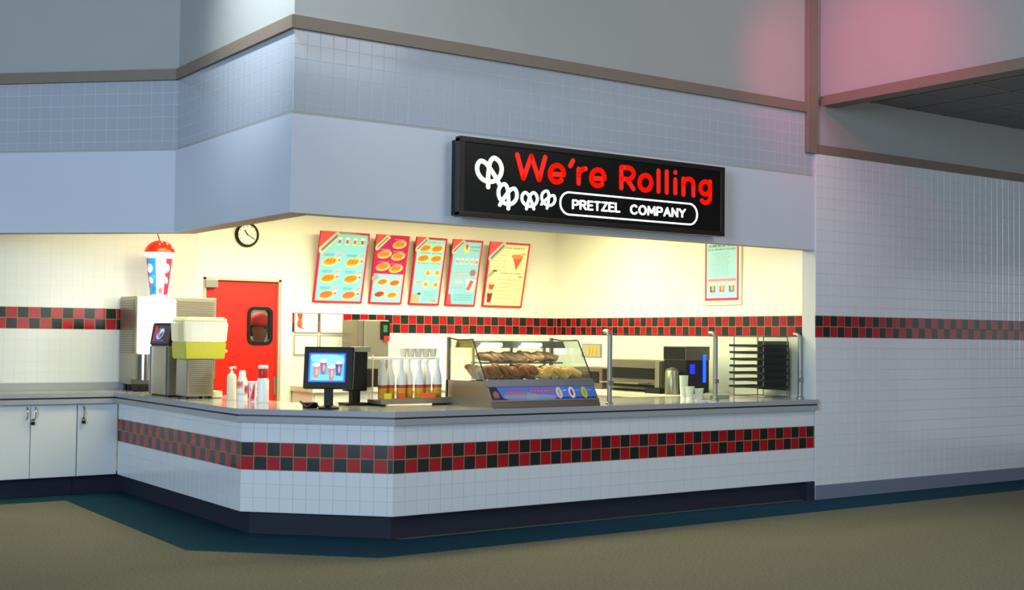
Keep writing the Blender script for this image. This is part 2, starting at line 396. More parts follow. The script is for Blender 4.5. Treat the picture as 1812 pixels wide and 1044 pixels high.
def inset(A, B): # keep the strip on the body's face (tile back at the body surface)
    A, B = Vector((*A, 0)), Vector((*B, 0)); d = (B-A).normalized(); n = Vector((d.y, -d.x, 0)); A = A-n*.0076; B = B-n*.0076
    return (A.x, A.y), (B.x, B.y)
for i, (A, B) in enumerate(segs):
    A_, B_ = inset(A, B)
    tile_rows(ct, A_, B_, .185, ZB, from_top=True)
    tile_rows(ct, A_, B_, ZB+2*T, .885, from_top=False, single=False)
    band(ct, A_, B_, ZB, (1, 0, 1)[i])
# worktop (one continuous top, also over the left cabinets)
wt = thing('worktop', 'continuous grey laminate worktop with a dark line in its edge', 'worktop', (6.0, 8.8, .88))
def top_poly(o):
    return [(XE-.004, YF-o), (P1[0]-o*.41, YF-o), (P2[0]-o, P2[1]-o*.41), (P3[0]-o, 12.17-o*0), (1.2, 12.17), (1.2, YB-.001), (4.62, YB-.001), (4.62, 9.85), (5.1, 9.36), (XE-.004, 9.36)]
MB().prism(top_poly(.045), .942, .985).build('top_slab', M_ctop, wt)
MB().prism(top_poly(.030), .927, .943).build('edge_line', M_dark, wt)
MB().prism(top_poly(.043), .882, .928).build('lower_lip', M_ctop, wt)
MB().box(1.9, 4.93, YB-.022, YB-.0005, .985, 1.062, .003).build('backsplash', M_ctop, wt)

# left cabinets
def cabinet(x0, x1, doors, label):
    t = thing('base_cabinet', label, 'cabinet', ((x0+x1)/2, 12.5, 0))
    MB().box(x0, x1, 12.225, YB-.001, .185, .88).build('body', M_cab, t)
    MB().box(x0, x1+(.12 if x1 > 3.9 else 0), 12.33, YB-.001, 0, .185).build('kickboard', M_kick, t)
    for d0, d1, hx, lock in doors:
        d = MB().box(d0+.0025, d1-.0025, 12.20, 12.2245, .19, .868, .003).build('door', M_cab, t)
        pts = [(hx, 12.20, .855)]+[(hx, 12.20-.028*math.sin(math.pi*j/8), .855-.115*j/8) for j in range(1, 8)]+[(hx, 12.20, .74)]
        MB().tube(pts, .006, 8).build('handle', M_chrome, d, 40)
        if lock:
            lx = lock; l = MB(); l.box(lx-.017, lx+.017, 12.172, 12.192, .69, .72, .004)
            l.tube([(lx-.01, 12.182, .718)]+[(lx-.01*math.cos(math.pi*j/6), 12.182, .735+.012*math.sin(math.pi*j/6)) for j in range(7)]+[(lx+.01, 12.182, .718)], .003, 6)
            l.tube([(lx, 12.20, .737), (lx, 12.175, .737)], .004, 6)
            l.build('padlock', M_blackm, d, 40)
cabinet(2.67, 3.528, [(2.67, 3.10, 3.065, None), (3.10, 3.528, 3.14, 3.115)], 'double-door white base cabinet at the left edge')
cabinet(3.532, 3.916, [(3.532, 3.916, 3.585, 3.585)], 'narrow single-door white base cabinet beside the counter corner')
cabinet(1.8, 2.666, [(1.8, 2.23, 2.19, None), (2.23, 2.666, 2.27, None)], 'white base cabinet running out of the left frame')

# kitchen back and side counters
t = thing('back_counter', 'white counter with drawers under the notices on the back wall', 'counter', (6.8, 12.5, 0))
MB().box(6.03, 8.75, 12.25, YB-.001, .1, .94).build('body', M_white, t); MB().box(6.05, 8.75, 12.30, YB-.01, 0, .1).build('kickboard', M_kick, t)
MB().box(6.0, 8.75, 12.19, YB-.001, .94, 1.0, .006).build('counter_top', mat('pale_top', 'D9D7CB', .35), t)
for i in range(4): 
    d = MB().box(6.05+i*.67, 6.70+i*.67, 12.235, 12.25, .72, .92, .004).build('drawer', M_white, t)
    MB().tube([(6.3+i*.67, 12.235, .83), (6.3+i*.67, 12.21, .83), (6.45+i*.67, 12.21, .83), (6.45+i*.67, 12.235, .83)], .006, 6).build('handle', M_chrome, d)
t = thing('side_counter', 'white counter along the kitchen side wall under the oven', 'counter', (9.1, 11, 0))
MB().box(8.85, 9.52, 9.45, 12.18, .1, .93).build('body', M_white, t); MB().box(8.9, 9.52, 9.45, 12.18, 0, .1).build('kickboard', M_kick, t)
MB().box(8.78, 9.55, 9.42, 12.185, .93, .985, .006).build('counter_top', mat('pale_top', 'D9D7CB', .35), t)

# ------------------------------------------------------------------ the sign
def unproj_sign(zx, zy, Y=8.195):
    x = 800+zx/3.624; y = 220+zy/3.624      # picture position measured on the photograph
    a, bb = x-906, y-522; u = (a*math.cos(ROL)+bb*math.sin(ROL))/FPX; v = (-a*math.sin(ROL)+bb*math.cos(ROL))/FPX
    d = F_+Rt*u-Up*v; k = Y/d.y; return (d.x*k, CAMH+d.z*k)
SG = thing('illuminated_sign', 'black lightbox sign reading We\'re Rolling Pretzel Company over the counter', 'sign', (6.7, 8.27, 2.50))
SX0, SX1, SZ0, SZ1, SY = 5.265, 8.145, 2.50, 3.135, 8.20
MB().box(SX0+.02, SX1-.02, SY+.03, 8.345, SZ0+.02, SZ1-.02).build('box', M_black, SG)
fr = MB()
fr.box(SX0, SX1, SY-.012, SY+.06, SZ1-.045, SZ1, .006).box(SX0, SX1, SY-.012, SY+.06, SZ0, SZ0+.045, .006).box(SX0, SX0+.05, SY-.011, SY+.059, SZ0+.01, SZ1-.01, .006).box(SX1-.05, SX1, SY-.011, SY+.059, SZ0+.01, SZ1-.01, .006)
fr.build('frame', mat('sign_frame', '1B1710', .35), SG)
face = MB().box(SX0+.045, SX1-.045, SY, SY+.03, SZ0+.04, SZ1-.04).build('face', mat('sign_face', '0A0A08', .25), SG)
M_sred = mat('sign_red', 'C01005', .4, emit=.75, ecol='E81806'); M_swht = mat('sign_white', 'F4FFF4', .4, emit=1.2, ecol='FFFFFF'); M_sgrn = mat('sign_mint', 'DDF5DC', .4, emit=.85, ecol='E4FFE6')
def arc(cx, cy, rx, ry, a0, a1, n=18): return [(cx+rx*math.cos(R_(a0+(a1-a0)*i/n)), cy+ry*math.sin(R_(a0+(a1-a0)*i/n))) for i in range(n+1)]
def strokes(mb, lines, hw, depth=.008, closed=False):
    """flat raised strokes with round ends on the sign face; lines in sign coordinates (X,z)"""
    for pl in lines:
        pl = [Vector(p) for p in pl]; n = len(pl)
        for i in range(n if closed else n-1):
            a, b2 = pl[i], pl[(i+1) % n]; d = (b2-a); L = d.length
            if L < 1e-6: d = Vector((1, 0))
            else: d = d/L
            ang = math.atan2(d.y, d.x); poly = []
            for j in range(9): poly.append((b2.x+hw*math.cos(ang-math.pi/2+math.pi*j/8), b2.y+hw*math.sin(ang-math.pi/2+math.pi*j/8)))
            for j in range(9): poly.append((a.x+hw*math.cos(ang+math.pi/2+math.pi*j/8), a.y+hw*math.sin(ang+math.pi/2+math.pi*j/8)))
            mb.prism(poly, SY-depth, SY, 'y')
def Z(pl): return [unproj_sign(*p) for p in pl]
e1 = arc(672, 317, 44, 53, 8, -310, 26); e2 = arc(935, 343, 42, 51, 8, -310, 26)
LET = [('W', [[(418, 195), (458, 345), (508, 205), (558, 355), (597, 212)]]),
 ('e', [[(630, 318)]+e1[:1], e1]),
 ('apostrophe', [[(775, 234), (758, 266)]]),
 ('r', [[(812, 288), (812, 378)], [(812, 325), (822, 300), (838, 288), (856, 285)]]),
 ('e', [[(895, 345)]+e2[:1], e2]),
 ('R', [[(1086, 275), (1086, 408)], [(1086, 275), (1125, 279)]+arc(1125, 316, 40, 37, -90, 90, 12)+[(1086, 348)], [(1122, 352), (1163, 414)]]),
 ('o', [arc(1240, 375, 38, 48, 0, 360, 28)]), ('l', [[(1324, 298), (1324, 430)]]), ('l', [[(1377, 304), (1377, 436)]]),
 ('i', [[(1432, 354), (1432, 441)], [(1432, 308), (1432, 309)]]),
 ('n', [[(1484, 350), (1484, 450)], arc(1516, 386, 32, 36, -180, 0, 12)+[(1548, 455)]]),
 ('g', [arc(1624, 408, 31, 40, 0, 360, 24), [(1655, 368), (1655, 470)]+arc(1626, 470, 29, 33, 0, 145, 10)])]
for nm, ls in LET:
    mb = MB(); strokes(mb, [Z(l) for l in ls], .0208); mb.build('letter', M_sred, SG)
G = {'P': (.72, [[(0, 0), (0, 1)], [(0, 1), (.42, 1), (.66, .9), (.7, .72), (.66, .54), (.42, .44), (0, .44)]]),
 'R': (.76, [[(0, 0), (0, 1)], [(0, 1), (.42, 1), (.66, .9), (.7, .74), (.66, .58), (.42, .5), (0, .5)], [(.36, .5), (.74, 0)]]),
 'E': (.6, [[(.6, 1), (0, 1), (0, 0), (.6, 0)], [(0, .52), (.52, .52)]]),
 'T': (.7, [[(0, 1), (.7, 1)], [(.35, 1), (.35, 0)]]), 'Z': (.7, [[(0, 1), (.7, 1), (0, 0), (.7, 0)]]),
 'L': (.55, [[(0, 1), (0, 0), (.55, 0)]]),
 'C': (.85, [[(.5+.46*math.cos(R_(a)), .5+.52*math.sin(R_(a))) for a in range(45, 321, 25)]]),
 'O': (.98, [[(.5+.47*math.cos(R_(a)), .5+.52*math.sin(R_(a))) for a in range(0, 361, 24)]]),
 'M': (.95, [[(0, 0), (0.06, 1), (.47, .25), (.89, 1), (.95, 0)]]),
 'A': (.85, [[(0, 0), (.42, 1), (.85, 0)], [(.17, .34), (.68, .34)]]),
 'N': (.75, [[(0, 0), (0, 1), (.75, 0), (.75, 1)]]), 'Y': (.8, [[(0, 1), (.4, .48), (.8, 1)], [(.4, .48), (.4, 0)]])}
def word(wd, zx0, zx1, zt0, zb0, zt1, zb1):
    adv = [G[c][0] for c in wd]; gap = .34; tot = sum(adv)+gap*(len(wd)-1); x = 0
    (X0, T0), (_, B0) = unproj_sign(zx0, zt0), unproj_sign(zx0, zb0); (X1, T1), (_, B1) = unproj_sign(zx1, zt1), unproj_sign(zx1, zb1)
    for c, a in zip(wd, adv):
        ls = []
        for l in G[c][1]:
            o = []
            for px, py in l:
                f = (x+px)/tot; o.append((X0+(X1-X0)*f, (B0+(B1-B0)*f)*(1-py)+(T0+(T1-T0)*f)*py))
            ls.append(o)
        mb = MB(); strokes(mb, ls, .0076); mb.build('letter', M_swht, SG); x += a+gap
word('PRETZEL', 776, 1074, 487, 538, 509, 561); word('COMPANY', 1146, 1494, 519, 571, 547, 594)
# pill outline
(ax, at_), (_, ab) = unproj_sign(752, 438), unproj_sign(752, 582); (bx_, bt_), (_, bb_) = unproj_sign(1524, 509), unproj_sign(1524, 638)
rad = (at_-ab)/2*.99; zc = (at_+ab+bt_+bb_)/4
pill = [(ax+rad*math.cos(R_(a)), zc+rad*math.sin(R_(a))) for a in range(90, 271, 12)]+[(bx_+rad*math.cos(R_(a)), zc+rad*math.sin(R_(a))) for a in range(-90, 91, 12)]
mb = MB(); strokes(mb, [pill], .007, .006, True); mb.build('oval_outline', M_swht, SG)
PRZ = [(.46, -1.06), (.36, -.66), (.20, -.2), (.0, .28), (-.22, .66), (-.55, .84), (-.88, .56), (-.97, .08), (-.78, -.38), (-.42, -.66), (0, -.75), (.42, -.66), (.78, -.38), (.97, .08), (.88, .56), (.55, .84), (.22, .66), (0, .28), (-.20, -.2), (-.36, -.66), (-.46, -1.06)]
def catmull(P, n=4):
    o = []
    for i in range(len(P)-1):
        p0, p1, p2, p3 = P[max(i-1, 0)], P[i], P[i+1], P[min(i+2, len(P)-1)]
        for j in range(n):
            t = j/n; o.append(tuple(.5*((2*p1[c])+(-p0[c]+p2[c])*t+(2*p0[c]-5*p1[c]+4*p2[c]-p3[c])*t*t+(-p0[c]+3*p1[c]-3*p2[c]+p3[c])*t**3) for c in range(len(p1))))
    return o+[tuple(P[-1])]
for (zx, zy, sx, sz, ang, hw, m) in [(244, 300, .122, .112, 17, .0175, M_sgrn), (354, 456, .094, .092, -17, .0145, M_swht), (498, 484, .080, .070, 4, .0115, M_swht), (614, 480, .072, .066, -28, .0100, M_swht)]:
    cx, cz = unproj_sign(zx, zy); c, s = math.cos(R_(ang)), math.sin(R_(ang))
    pl = [(cx+(x*c-y*s)*sx, cz+(x*s+y*c)*sz) for x, y in catmull(PRZ, 3)]
    mb = MB(); strokes(mb, [pl], hw); mb.build('pretzel_logo', m, SG)

# ------------------------------------------------------------------ menu boards
def food(p, x, y, r, col='E0902E'):
    p.ell(x, y, r*1.25, r*.62, 'F2C77C', -.2); p.ell(x-.1*r, y-.05*r, r, r*.48, col, -.2)
    for k in range(3): p.ell(x+(k-1)*r*.5, y-r*.1, r*.16, r*.34, 'A85A1C', .5, .7)
def drink(p, x, y, r, col='D23A4A'):
    p.rect(x-r*.5, y-r, x+r*.5, y+r, 'F7EDE4', .1); p.rect(x-r*.42, y-r*.4, x+r*.42, y+r*.7, col, .1)
def corner(p, w, col='3A4A50'):
    p.tri([(0, 0), (w*.42, 0), (0, w*.42)], 'D94A50'); p.rect(-.06*w, w*.14, w*.46, w*.27, 'B9C3B4', -.785); p.rect(.0, w*.185, w*.4, w*.225, col, -.785, .7)
def board(label, X0, X1, style, Ztop=2.722, Zbot=1.93):
    yt, yb = 12.585, 12.765; t = thing('menu_board', label, 'menu board', ((X0+X1)/2, 12.77, Zbot), 'tilted menu boards on the back wall')
    ux = Vector((1, 0, 0)); uz = Vector((0, yt-yb, Ztop-Zbot)); H = uz.length; uz.normalize(); nr = ux.cross(uz)   # faces -y
    W_ = X1-X0; M = Matrix((( 1, 0, 0, X0), (0, -nr.y, uz.y, yb), (0, -nr.z, uz.z, Zbot), (0, 0, 0, 1)))
    # local: x right, y into the board, z up
    MB().box(0, W_, 0, .025, 0, H, .003, M).build('panel', mat('board_edge', 'B5122E', .4), t)
    br = MB(); 
    for fx in (.2, .8):
        br.prism([(YB, Zbot+.02), (YB, Ztop-.06), (YB-.015, Ztop-.06), (YB-.01, Zbot+.02)], X0+W_*fx-.012, X0+W_*fx+.012, 'x')
        br.tube([(X0+W_*fx, YB-.01, Ztop-.1), (X0+W_*fx, yt+.05, Ztop-.08)], .008, 6)
    br.build('bracket', M_alu, t)
    p = Paint(W_, H, 84 if W_ > .55 else 62, 'BE1636'); mg = .022
    if style == 'combos':
        p.rect(mg, mg, W_-mg, H-mg, '7FC4E4'); p.ell(W_*.5, H*.12, W_*.5, H*.12, '86CFC8', 0, .6)
        for k, c in enumerate(('6A6CC0', 'D84458', 'E05048', 'C42440')): drink(p, W_*(.40+k*.155), H*.125, H*.05, c)
        for r in range(3):
            for c in range(2):
                y = H*(.42+.235*r); x = W_*(.26+.46*c); food(p, x, y, W_*.13, ('E39A34', 'D98A2A', 'C4704A')[r]); drink(p, x+W_*.17, y-H*.03, H*.03)
                p.text(x-W_*.14, y-H*.105, x+W_*.06, .009, '3C70A8'); p.text(x-W_*.14, y-H*.085, x+W_*.04, .008, '3C70A8'); p.ell(x+W_*.17, y-H*.10, W_*.055, H*.022, 'F0A0A8')
        corner(p, W_)
    elif style == 'pretzels':
        p.rect(mg, mg, W_-mg, H*.56, 'AE1660'); p.rect(mg, H*.56, W_-mg, H-mg, '8CCBE6')
        for x, y in ((.72, .13), (.30, .28), (.72, .30), (.30, .46), (.70, .48)): food(p, W_*x, H*y, W_*.17, 'EE8A3C'); p.text(W_*(x-.16), H*(y-.07), W_*(x+.15), .009, 'F4E2D0')
        for x, y, c in ((.35, .68, 'DE7A5A'), (.72, .69, 'C8602E'), (.30, .86, '8E2A40'), (.68, .87, 'D89050')): food(p, W_*x, H*y, W_*.14, c); p.ell(W_*(x+.12), H*(y-.07), W_*.07, H*.018, 'F2A6B0')
        corner(p, W_, '6A5A1C'); p.rect(0, H*.58, W_*.2, H*.66, '8FA09A', -.785)
    elif style == 'snacks':
        p.rect(mg, mg, W_-mg, H-mg, '8ACBE4'); p.text(W_*.32, H*.07, W_*.8, .02, '9FB08C')
        for x, y in ((.32, .16), (.72, .16), (.30, .31), (.72, .31)): food(p, W_*x, H*y, W_*.17, 'E28430'); p.text(W_*(x-.16), H*(y+.065), W_*(x+.15), .008, '3A6AA0')
        for x, y in ((.5, .52), (.8, .51), (.48, .69), (.8, .69)): p.ell(W_*x, H*y, W_*.11, H*.055, 'EFC79A'); p.ell(W_*x, H*y, W_*.06, H*.03, 'DE8A5C')
        for k in range(7): p.text(W_*.42, H*(.80+.022*k), W_*(.85-.03*(k % 3)), .007, '4E86B4')
        p.tri([(W_*.05, H*.84), (W_*.3, H*.82), (W_*.32, H*.96), (W_*.05, H*.97)], 'A9A88A'); p.ell(W_*.3, H*.83, W_*.05, H*.015, '1E2430'); p.ell(W_*.22, H*.66, W_*.08, H*.025, 'F0A0A6'); p.ell(W_*.8, H*.93, W_*.08, H*.025, 'EE8E98')
        corner(p, W_)
    elif style == 'drinks':
        p.rect(mg, mg, W_-mg, H-mg, '84C4E2'); p.ell(W_*.48, H*.14, W_*.1, H*.05, 'F2E26A'); p.ell(W_*.48, H*.10, W_*.04, H*.04, 'D8363E'); p.text(W_*.6, H*.10, W_*.93, .014, '4872A8'); p.text(W_*.5, H*.15, W_*.93, .012, 'B06A90')
        for k, c in enumerate(('9A86B8', 'C08AA0', '7FBE9A', 'D89A90', 'E0746C')): drink(p, W_*(.22+.16*k), H*.32, H*.045, c)
        for k in range(2): p.text(W_*.2, H*(.49+.045*k), W_*.62, .02, 'D79AA8', .9)
        p.ell(W_*.78, H*.49, W_*.1, H*.05, '9A6A70'); p.text(W_*.2, H*.63, W_*.5, .04, 'E0B4B8'); p.text(W_*.14, H*.72, W_*.5, .02, 'C88AA8')
        p.tri([(W_*.58, H*.58), (W_*.94, H*.6), (W_*.86, H*.77), (W_*.66, H*.77)], 'F2EDE2'); p.rect(W_*.68, H*.6, W_*.8, H*.76, 'DC5560', .4)
        for k in range(3): p.text(W_*.25, H*(.83+.035*k), W_*.85, .012, '5F98BE')
        p.tri([(W_*.05, H*.82), (W_*.14, H*.82), (W_*.2, H*.97), (W_*.06, H*.97)], 'D8505C'); corner(p, W_)
    else:
        p.rect(mg, mg, W_-mg, H-mg, 'F4E7B4'); p.text(W_*.24, H*.08, W_*.86, .016, '6B5A4C'); 
        for k in range(7): p.text(W_*.14, H*(.15+.045*k), W_*(.45 if k % 2 else .36), .009, '8F8468')
        p.tri([(W_*.58, H*.18), (W_*.86, H*.22), (W_*.72, H*.42)], 'D65438'); p.ell(W_*.71, H*.21, W_*.14, H*.035, 'E8824E'); p.ell(W_*.84, H*.17, W_*.08, H*.02, 'EDB08E')
        p.text(W_*.34, H*.47, W_*.86, .013, '6B5A4C'); p.ell(W_*.86, H*.52, W_*.07, H*.02, 'EDA48E'); p.rect(W_*.02, H*.46, W_*.2, H*.52, '9AA08C', -.7); p.ell(W_*.2, H*.44, W_*.06, H*.012, '2A2420')
        for k in range(6): p.text(W_*.32, H*(.57+.058*k), W_*(.75-.06*(k % 3)), .011, 'A08E6C')
        p.tri([(W_*.08, H*.63), (W_*.24, H*.63), (W_*.21, H*.73), (W_*.11, H*.73)], 'CC4A3A'); p.ell(W_*.16, H*.63, W_*.08, H*.025, 'F0C98A')
        p.tri([(W_*.08, H*.78), (W_*.22, H*.78), (W_*.19, H*.93), (W_*.10, H*.93)], '8A2430'); p.ell(W_*.15, H*.77, W_*.07, H*.018, 'EBD0A8'); corner(p, W_)
    p.build('print', M_print, t, M @ Vector((0, -.0012, 0)), ux, uz)
board('wide blue combo menu board beside the clock, first of the five', 6.265, 6.885, 'combos')
board('magenta and blue menu board, second of the five', 6.975, 7.412, 'pretzels')
board('narrow blue menu board in the middle of the five', 7.508, 7.93, 'snacks')
board('narrow blue menu board of drinks, fourth of the five', 8.015, 8.445, 'drinks')
board('cream menu board with red frame nearest the sign', 8.553, 9.15, 'cream')

# framed poster on the side wall
def side_frame(s): # along the slanted side wall, from front (s=0) to back; returns plan position
    return Vector((SW1[0]+(SW0[0]-SW1[0])*s, SW1[1]+(SW0[1]-SW1[1])*s, 0))
dS = (Vector((*SW1, 0))-Vector((*SW0, 0))).normalized(); nS = Vector((dS.y, -dS.x, 0))   # dS: to the right in the picture, nS: into the kitchen
def on_side(y): s = (y-SW1[1])/(SW0[1]-SW1[1]); return side_frame(s)
A = on_side(9.93); t = thing('menu_poster', 'light blue drinks poster with red border on the side wall', 'poster', (A.x, A.y, 1.95))
Wp, Hp = .53, .76; Mf = Matrix(((dS.x, -nS.x, 0, A.x), (dS.y, -nS.y, 0, A.y), (0, 0, 1, 1.93), (0, 0, 0, 1)))
MB().box(-.035, Wp+.035, -.02, 0, 0, Hp, .004, Mf).build('frame', mat('poster_frame', 'EFE9CF', .4), t)
p = Paint(Wp, Hp-.07, 70, 'C82C48'); Hq = Hp-.07; p.rect(.026, .02, Wp-.026, Hq-.026, 'A6DDF0')
p.text(.06, .10, Wp-.06, .026, '3E6A80', .9); p.text(.05, .14, Wp-.05, .018, '4E7C96')
for k in range(13): p.text(.11+.02*(k % 3), .18+.02*k, Wp-.13-.02*((k+1) % 3), .008, '7FB0C4', .8)
p.rect(.05, .455, Wp-.04, .485, 'E88C98')
for k, c in enumerate(('6C4A58', 'C0705C', '7A6078')): p.rect(.08+k*.15, .51, .16+k*.15, .60, c); p.ell(.12+k*.15, .515, .045, .022, 'F2E2B8'); p.ell(.125+k*.15, .56, .02, .03, 'E2B48C')
p.build('print', M_print, t, Mf @ Vector((0, -.0213, .05)), dS, (0, 0, 1))
# small food picture on the side wall
A = on_side(12.22); t = thing('food_picture', 'small framed picture of golden food sticks on the side wall', 'picture', (A.x, A.y, 1.33))
Mf = Matrix(((dS.x, -nS.x, 0, A.x), (dS.y, -nS.y, 0, A.y), (0, 0, 1, 1.325), (0, 0, 0, 1)))
MB().box(0, .40, -.015, 0, 0, .165, .003, Mf).build('frame', M_alu, t)
p = Paint(.38, .145, 40, 'A8A890')
for k in range(6): p.ell(.12+k*.035, .07+.01*(k % 2), .014, .06, ('D8B426', 'B88E18')[k % 2], .25)
p.build('print', M_print, t, Mf @ Vector((.01, -.0165, .01)), dS, (0, 0, 1))

# notices on the back wall
def notice(x0, x1, z0, z1, label, red):
    t = thing('notice_holder', label, 'notice', ((x0+x1)/2, 12.77, z0)); r = MB()
    r.box(x0, x1, 12.772, YB-.001, z0, z1, .006); r.build('backing', M_white, t)
    rim = MB()
    for a in ((x0, x1, z0, z0+.008), (x0, x1, z1-.008, z1), (x0, x0+.008, z0, z1), (x1-.008, x1, z0, z1)): rim.box(a[0], a[1], 12.764, 12.776, a[2], a[3], .002)
    rim.build('rim', mat('notice_rim', '8C8C86', .4), t)
    p = Paint(x1-x0-.02, z1-z0-.02, 40, 'F4F2E6'); W_, H = p.w, p.h
    if red:
        p.tri([(W_*.06, 0), (W_*.34, 0), (W_*.30, H*.3), (W_*.16, H*.4)], 'E0442E'); p.ell(W_*.2, H*.55, W_*.12, H*.25, 'E85A3A'); p.rect(W_*.08, H*.7, W_*.4, H*.78, 'D8402C', .5); p.text(W_*.5, H*.22, W_*.85, .014, 'D88A80')
    for k in range(4): p.text(W_*(.5 if red else .12), H*(.4+.13*k), W_*.88, .006, 'D8D4C4')
    p.build('sheet', M_print, t, (x0+.01, 12.7705, z0+.01), (1, 0, 0), (0, 0, 1))
notice(6.05, 6.342, 1.585, 1.81, 'notice with red lettering on the back wall left of the checkered band', True)
notice(6.365, 6.655, 1.583, 1.81, 'blank white notice between the red notice and the checkered band', False)
notice(6.05, 6.342, 1.338, 1.56, 'blank white notice directly under the notice with red lettering', False)
notice(6.365, 6.655, 1.338, 1.56, 'blank white notice, lower right of the four, partly behind the monitor', False)

# clock
t = thing('wall_clock', 'round black-rimmed wall clock above the red door', 'clock', (5.47, YB, 2.53))
Mc = Matrix.Translation((5.47, YB, 2.645)) @ Matrix.Rotation(R_(90), 4, 'X')
MB().lathe([(0, .0), (.135, 0), (.135, .03), (.125, .045), (.112, .045), (.108, .03), (0, .03)], n=36, M=Mc).build('rim', M_black, t, 40)
MB().lathe([(0, .031), (.108, .031)], n=36, M=Mc).build('dial', M_white, t)
h = MB()
for ang, L, wd in ((125, .06, .006), (-30, .09, .004)): h.box(-.01, L, -wd, wd, .033, .036, 0, Mc @ Matrix.Rotation(R_(ang), 4, 'Z'))
h.build('hand', M_black, t)
h = MB()
for k in range(12): h.box(.088, .102, -.003, .003, .032, .034, 0, Mc @ Matrix.Rotation(R_(30*k), 4, 'Z'))
h.build('hour_mark', M_black, t)

# red door
t = thing('door_1', 'red swing door with a small rounded window', 'door', (5.44, YB+.03, 0)); t['kind'] = 'structure'
wx0, wx1, wz0, wz1 = 5.525, 5.785, 1.465, 1.845
leaf = MB(); d0, d1 = YB+.02, YB+.06
leaf.box(DX0+.03, wx0, d0, d1, .02, DZ-.03).box(wx1, DX1-.03, d0, d1, .02, DZ-.03).box(wx0, wx1, d0, d1, .02, wz0).box(wx0, wx1, d0, d1, wz1, DZ-.03)
leaf = leaf.build('leaf', M_doorred, t)
def rrect(x0, x1, z0, z1, r, n=6):
    o = []
    for cx, cz, a0 in ((x1-r, z1-r, 0), (x0+r, z1-r, 90), (x0+r, z0+r, 180), (x1-r, z0+r, 270)): o += [(cx+r*math.cos(R_(a0+90*j/n)), cz+r*math.sin(R_(a0+90*j/n))) for j in range(n+1)]
    return o
def ring(mb, po, pi_, y0, y1):
    t2 = bmesh.new(); n = len(po); V = [[t2.verts.new((x, y, z)) for x, z in P] for P, y in ((po, y0), (pi_, y0), (po, y1), (pi_, y1))]
    for i in range(n):
        j = (i+1) % n
        for a, b2 in ((0, 1), (2, 3), (0, 2), (1, 3)): t2.faces.new((V[a][i], V[a][j], V[b2][j], V[b2][i]))
    bmesh.ops.recalc_face_normals(t2, faces=t2.faces); mb.add(t2)
mb = MB(); ring(mb, rrect(wx0-.018, wx1+.018, wz0-.018, wz1+.018, .075), rrect(wx0+.016, wx1-.016, wz0+.016, wz1-.016, .05), YB+.005, YB+.075)
mb.build('window_frame', M_black, leaf)
MB().box(wx0, wx1, YB+.036, YB+.042, wz0, wz1).build('pane', M_glass, leaf)
MB().box(DX0, DX0+.03, YB-.02, YB+.1, 0, DZ, .003).box(DX1-.03, DX1, YB-.02, YB+.1, 0, DZ, .003).box(DX0, DX1, YB-.02, YB+.1, DZ-.03, DZ, .003).build('frame', mat('door_frame', 'B9B3A2', .4, .3), t)
MB().box(5.0, 5.14, YB-.05, YB+.018, 2.055, 2.14, .006).build('door_closer', M_alu, t)
MB().box(5.885, 6.018, YB-.035, YB-.0005, 0, 2.165, .008).build('white_casing', M_white, t)
MB().box(DX1-.06, DX1-.031, YB+.01, YB+.02, .9, 1.1).build('push_plate', M_steel, leaf)

# person behind the door window
PX, PY = 5.85, 13.33
def person():
    me = bpy.data.meshes.new('person'); V, E_, Rr = [], [], []
    def v(x, y, z, r, pr=None, ry=None):
        V.append((x, y, z)); Rr.append((r, ry or r)); 
        if pr is not None: E_.append((pr, len(V)-1))
        return len(V)-1
    pel = v(0, 0, .93, .15, None, .11); wa = v(0, 0, 1.08, .135, pel, .10); ch = v(0, -.01, 1.28, .165, wa, .115); nb = v(0, 0, 1.41, .075, ch); nk = v(0, -.015, 1.47, .055, nb); ja = v(.0, -.035, 1.54, .085, nk); hd = v(0, -.03, 1.63, .112, ja); v(0, -.02, 1.69, .075, hd)
    for s in (-1, 1):
        sh = v(s*.19, 0, 1.37, .06, ch); el = v(s*.24, -.02, 1.10, .045, sh); wr_ = v(s*.22, -.20, 1.0, .032, el); v(s*.2, -.28, 1.0, .035, wr_)
        hp = v(s*.09, 0, .86, .095, pel); kn = v(s*.1, -.01, .48, .065, hp); an = v(s*.1, .02, .09, .045, kn); v(s*.1, -.14, .045, .04, an)
    me.from_pydata(V, E_, []); o = bpy.data.objects.new('person', me); COL.objects.link(o)
    sk = o.modifiers.new('skin', 'SKIN'); sk.use_smooth_shade = True; sub = o.modifiers.new('sub', 'SUBSURF'); sub.levels = 2; sub.render_levels = 2
    for i, r in enumerate(Rr): me.skin_vertices[0].data[i].radius = r; me.skin_vertices[0].data[i].use_root = (i == 0)
    me.materials.append(mat('skin', '8A5A3C', .6)); return o
pn = person(); pn.location = (PX, PY, 0); pn.rotation_euler = (0, 0, R_(38))
tag(pn, 'person in a red cap and dark shirt seen through the door window', 'person')
def pchild(mb, name, m, smooth=40):
    o = mb.build(name, m, None, smooth); o.parent = pn; return o
pchild(MB().lathe([(.108, 1.665), (.113, 1.70), (.103, 1.755), (.07, 1.80), (.03, 1.815), (0, 1.817)], (0, -.025, 0), 20), 'cap', mat('cap_red', 'E23A22', .7))
pchild(MB().prism([(.10, -.06), (.085, -.16), (.045, -.215), (-.045, -.215), (-.085, -.16), (-.10, -.06)], 1.668, 1.682), 'cap_brim', mat('cap_red', 'E23A22', .7))
pchild(MB().lathe([(.062, 1.54), (.075, 1.60), (.080, 1.668)], (0, .032, 0), 16), 'hair', M_black)
pchild(MB().lathe([(.215, .92), (.215, 1.0), (.20, 1.2), (.20, 1.33), (.13, 1.41), (.085, 1.425)], (0, -.005, 0), 20, Matrix.Diagonal((1, .72, 1, 1))), 'shirt', mat('shirt_dark', '23252A', .8))
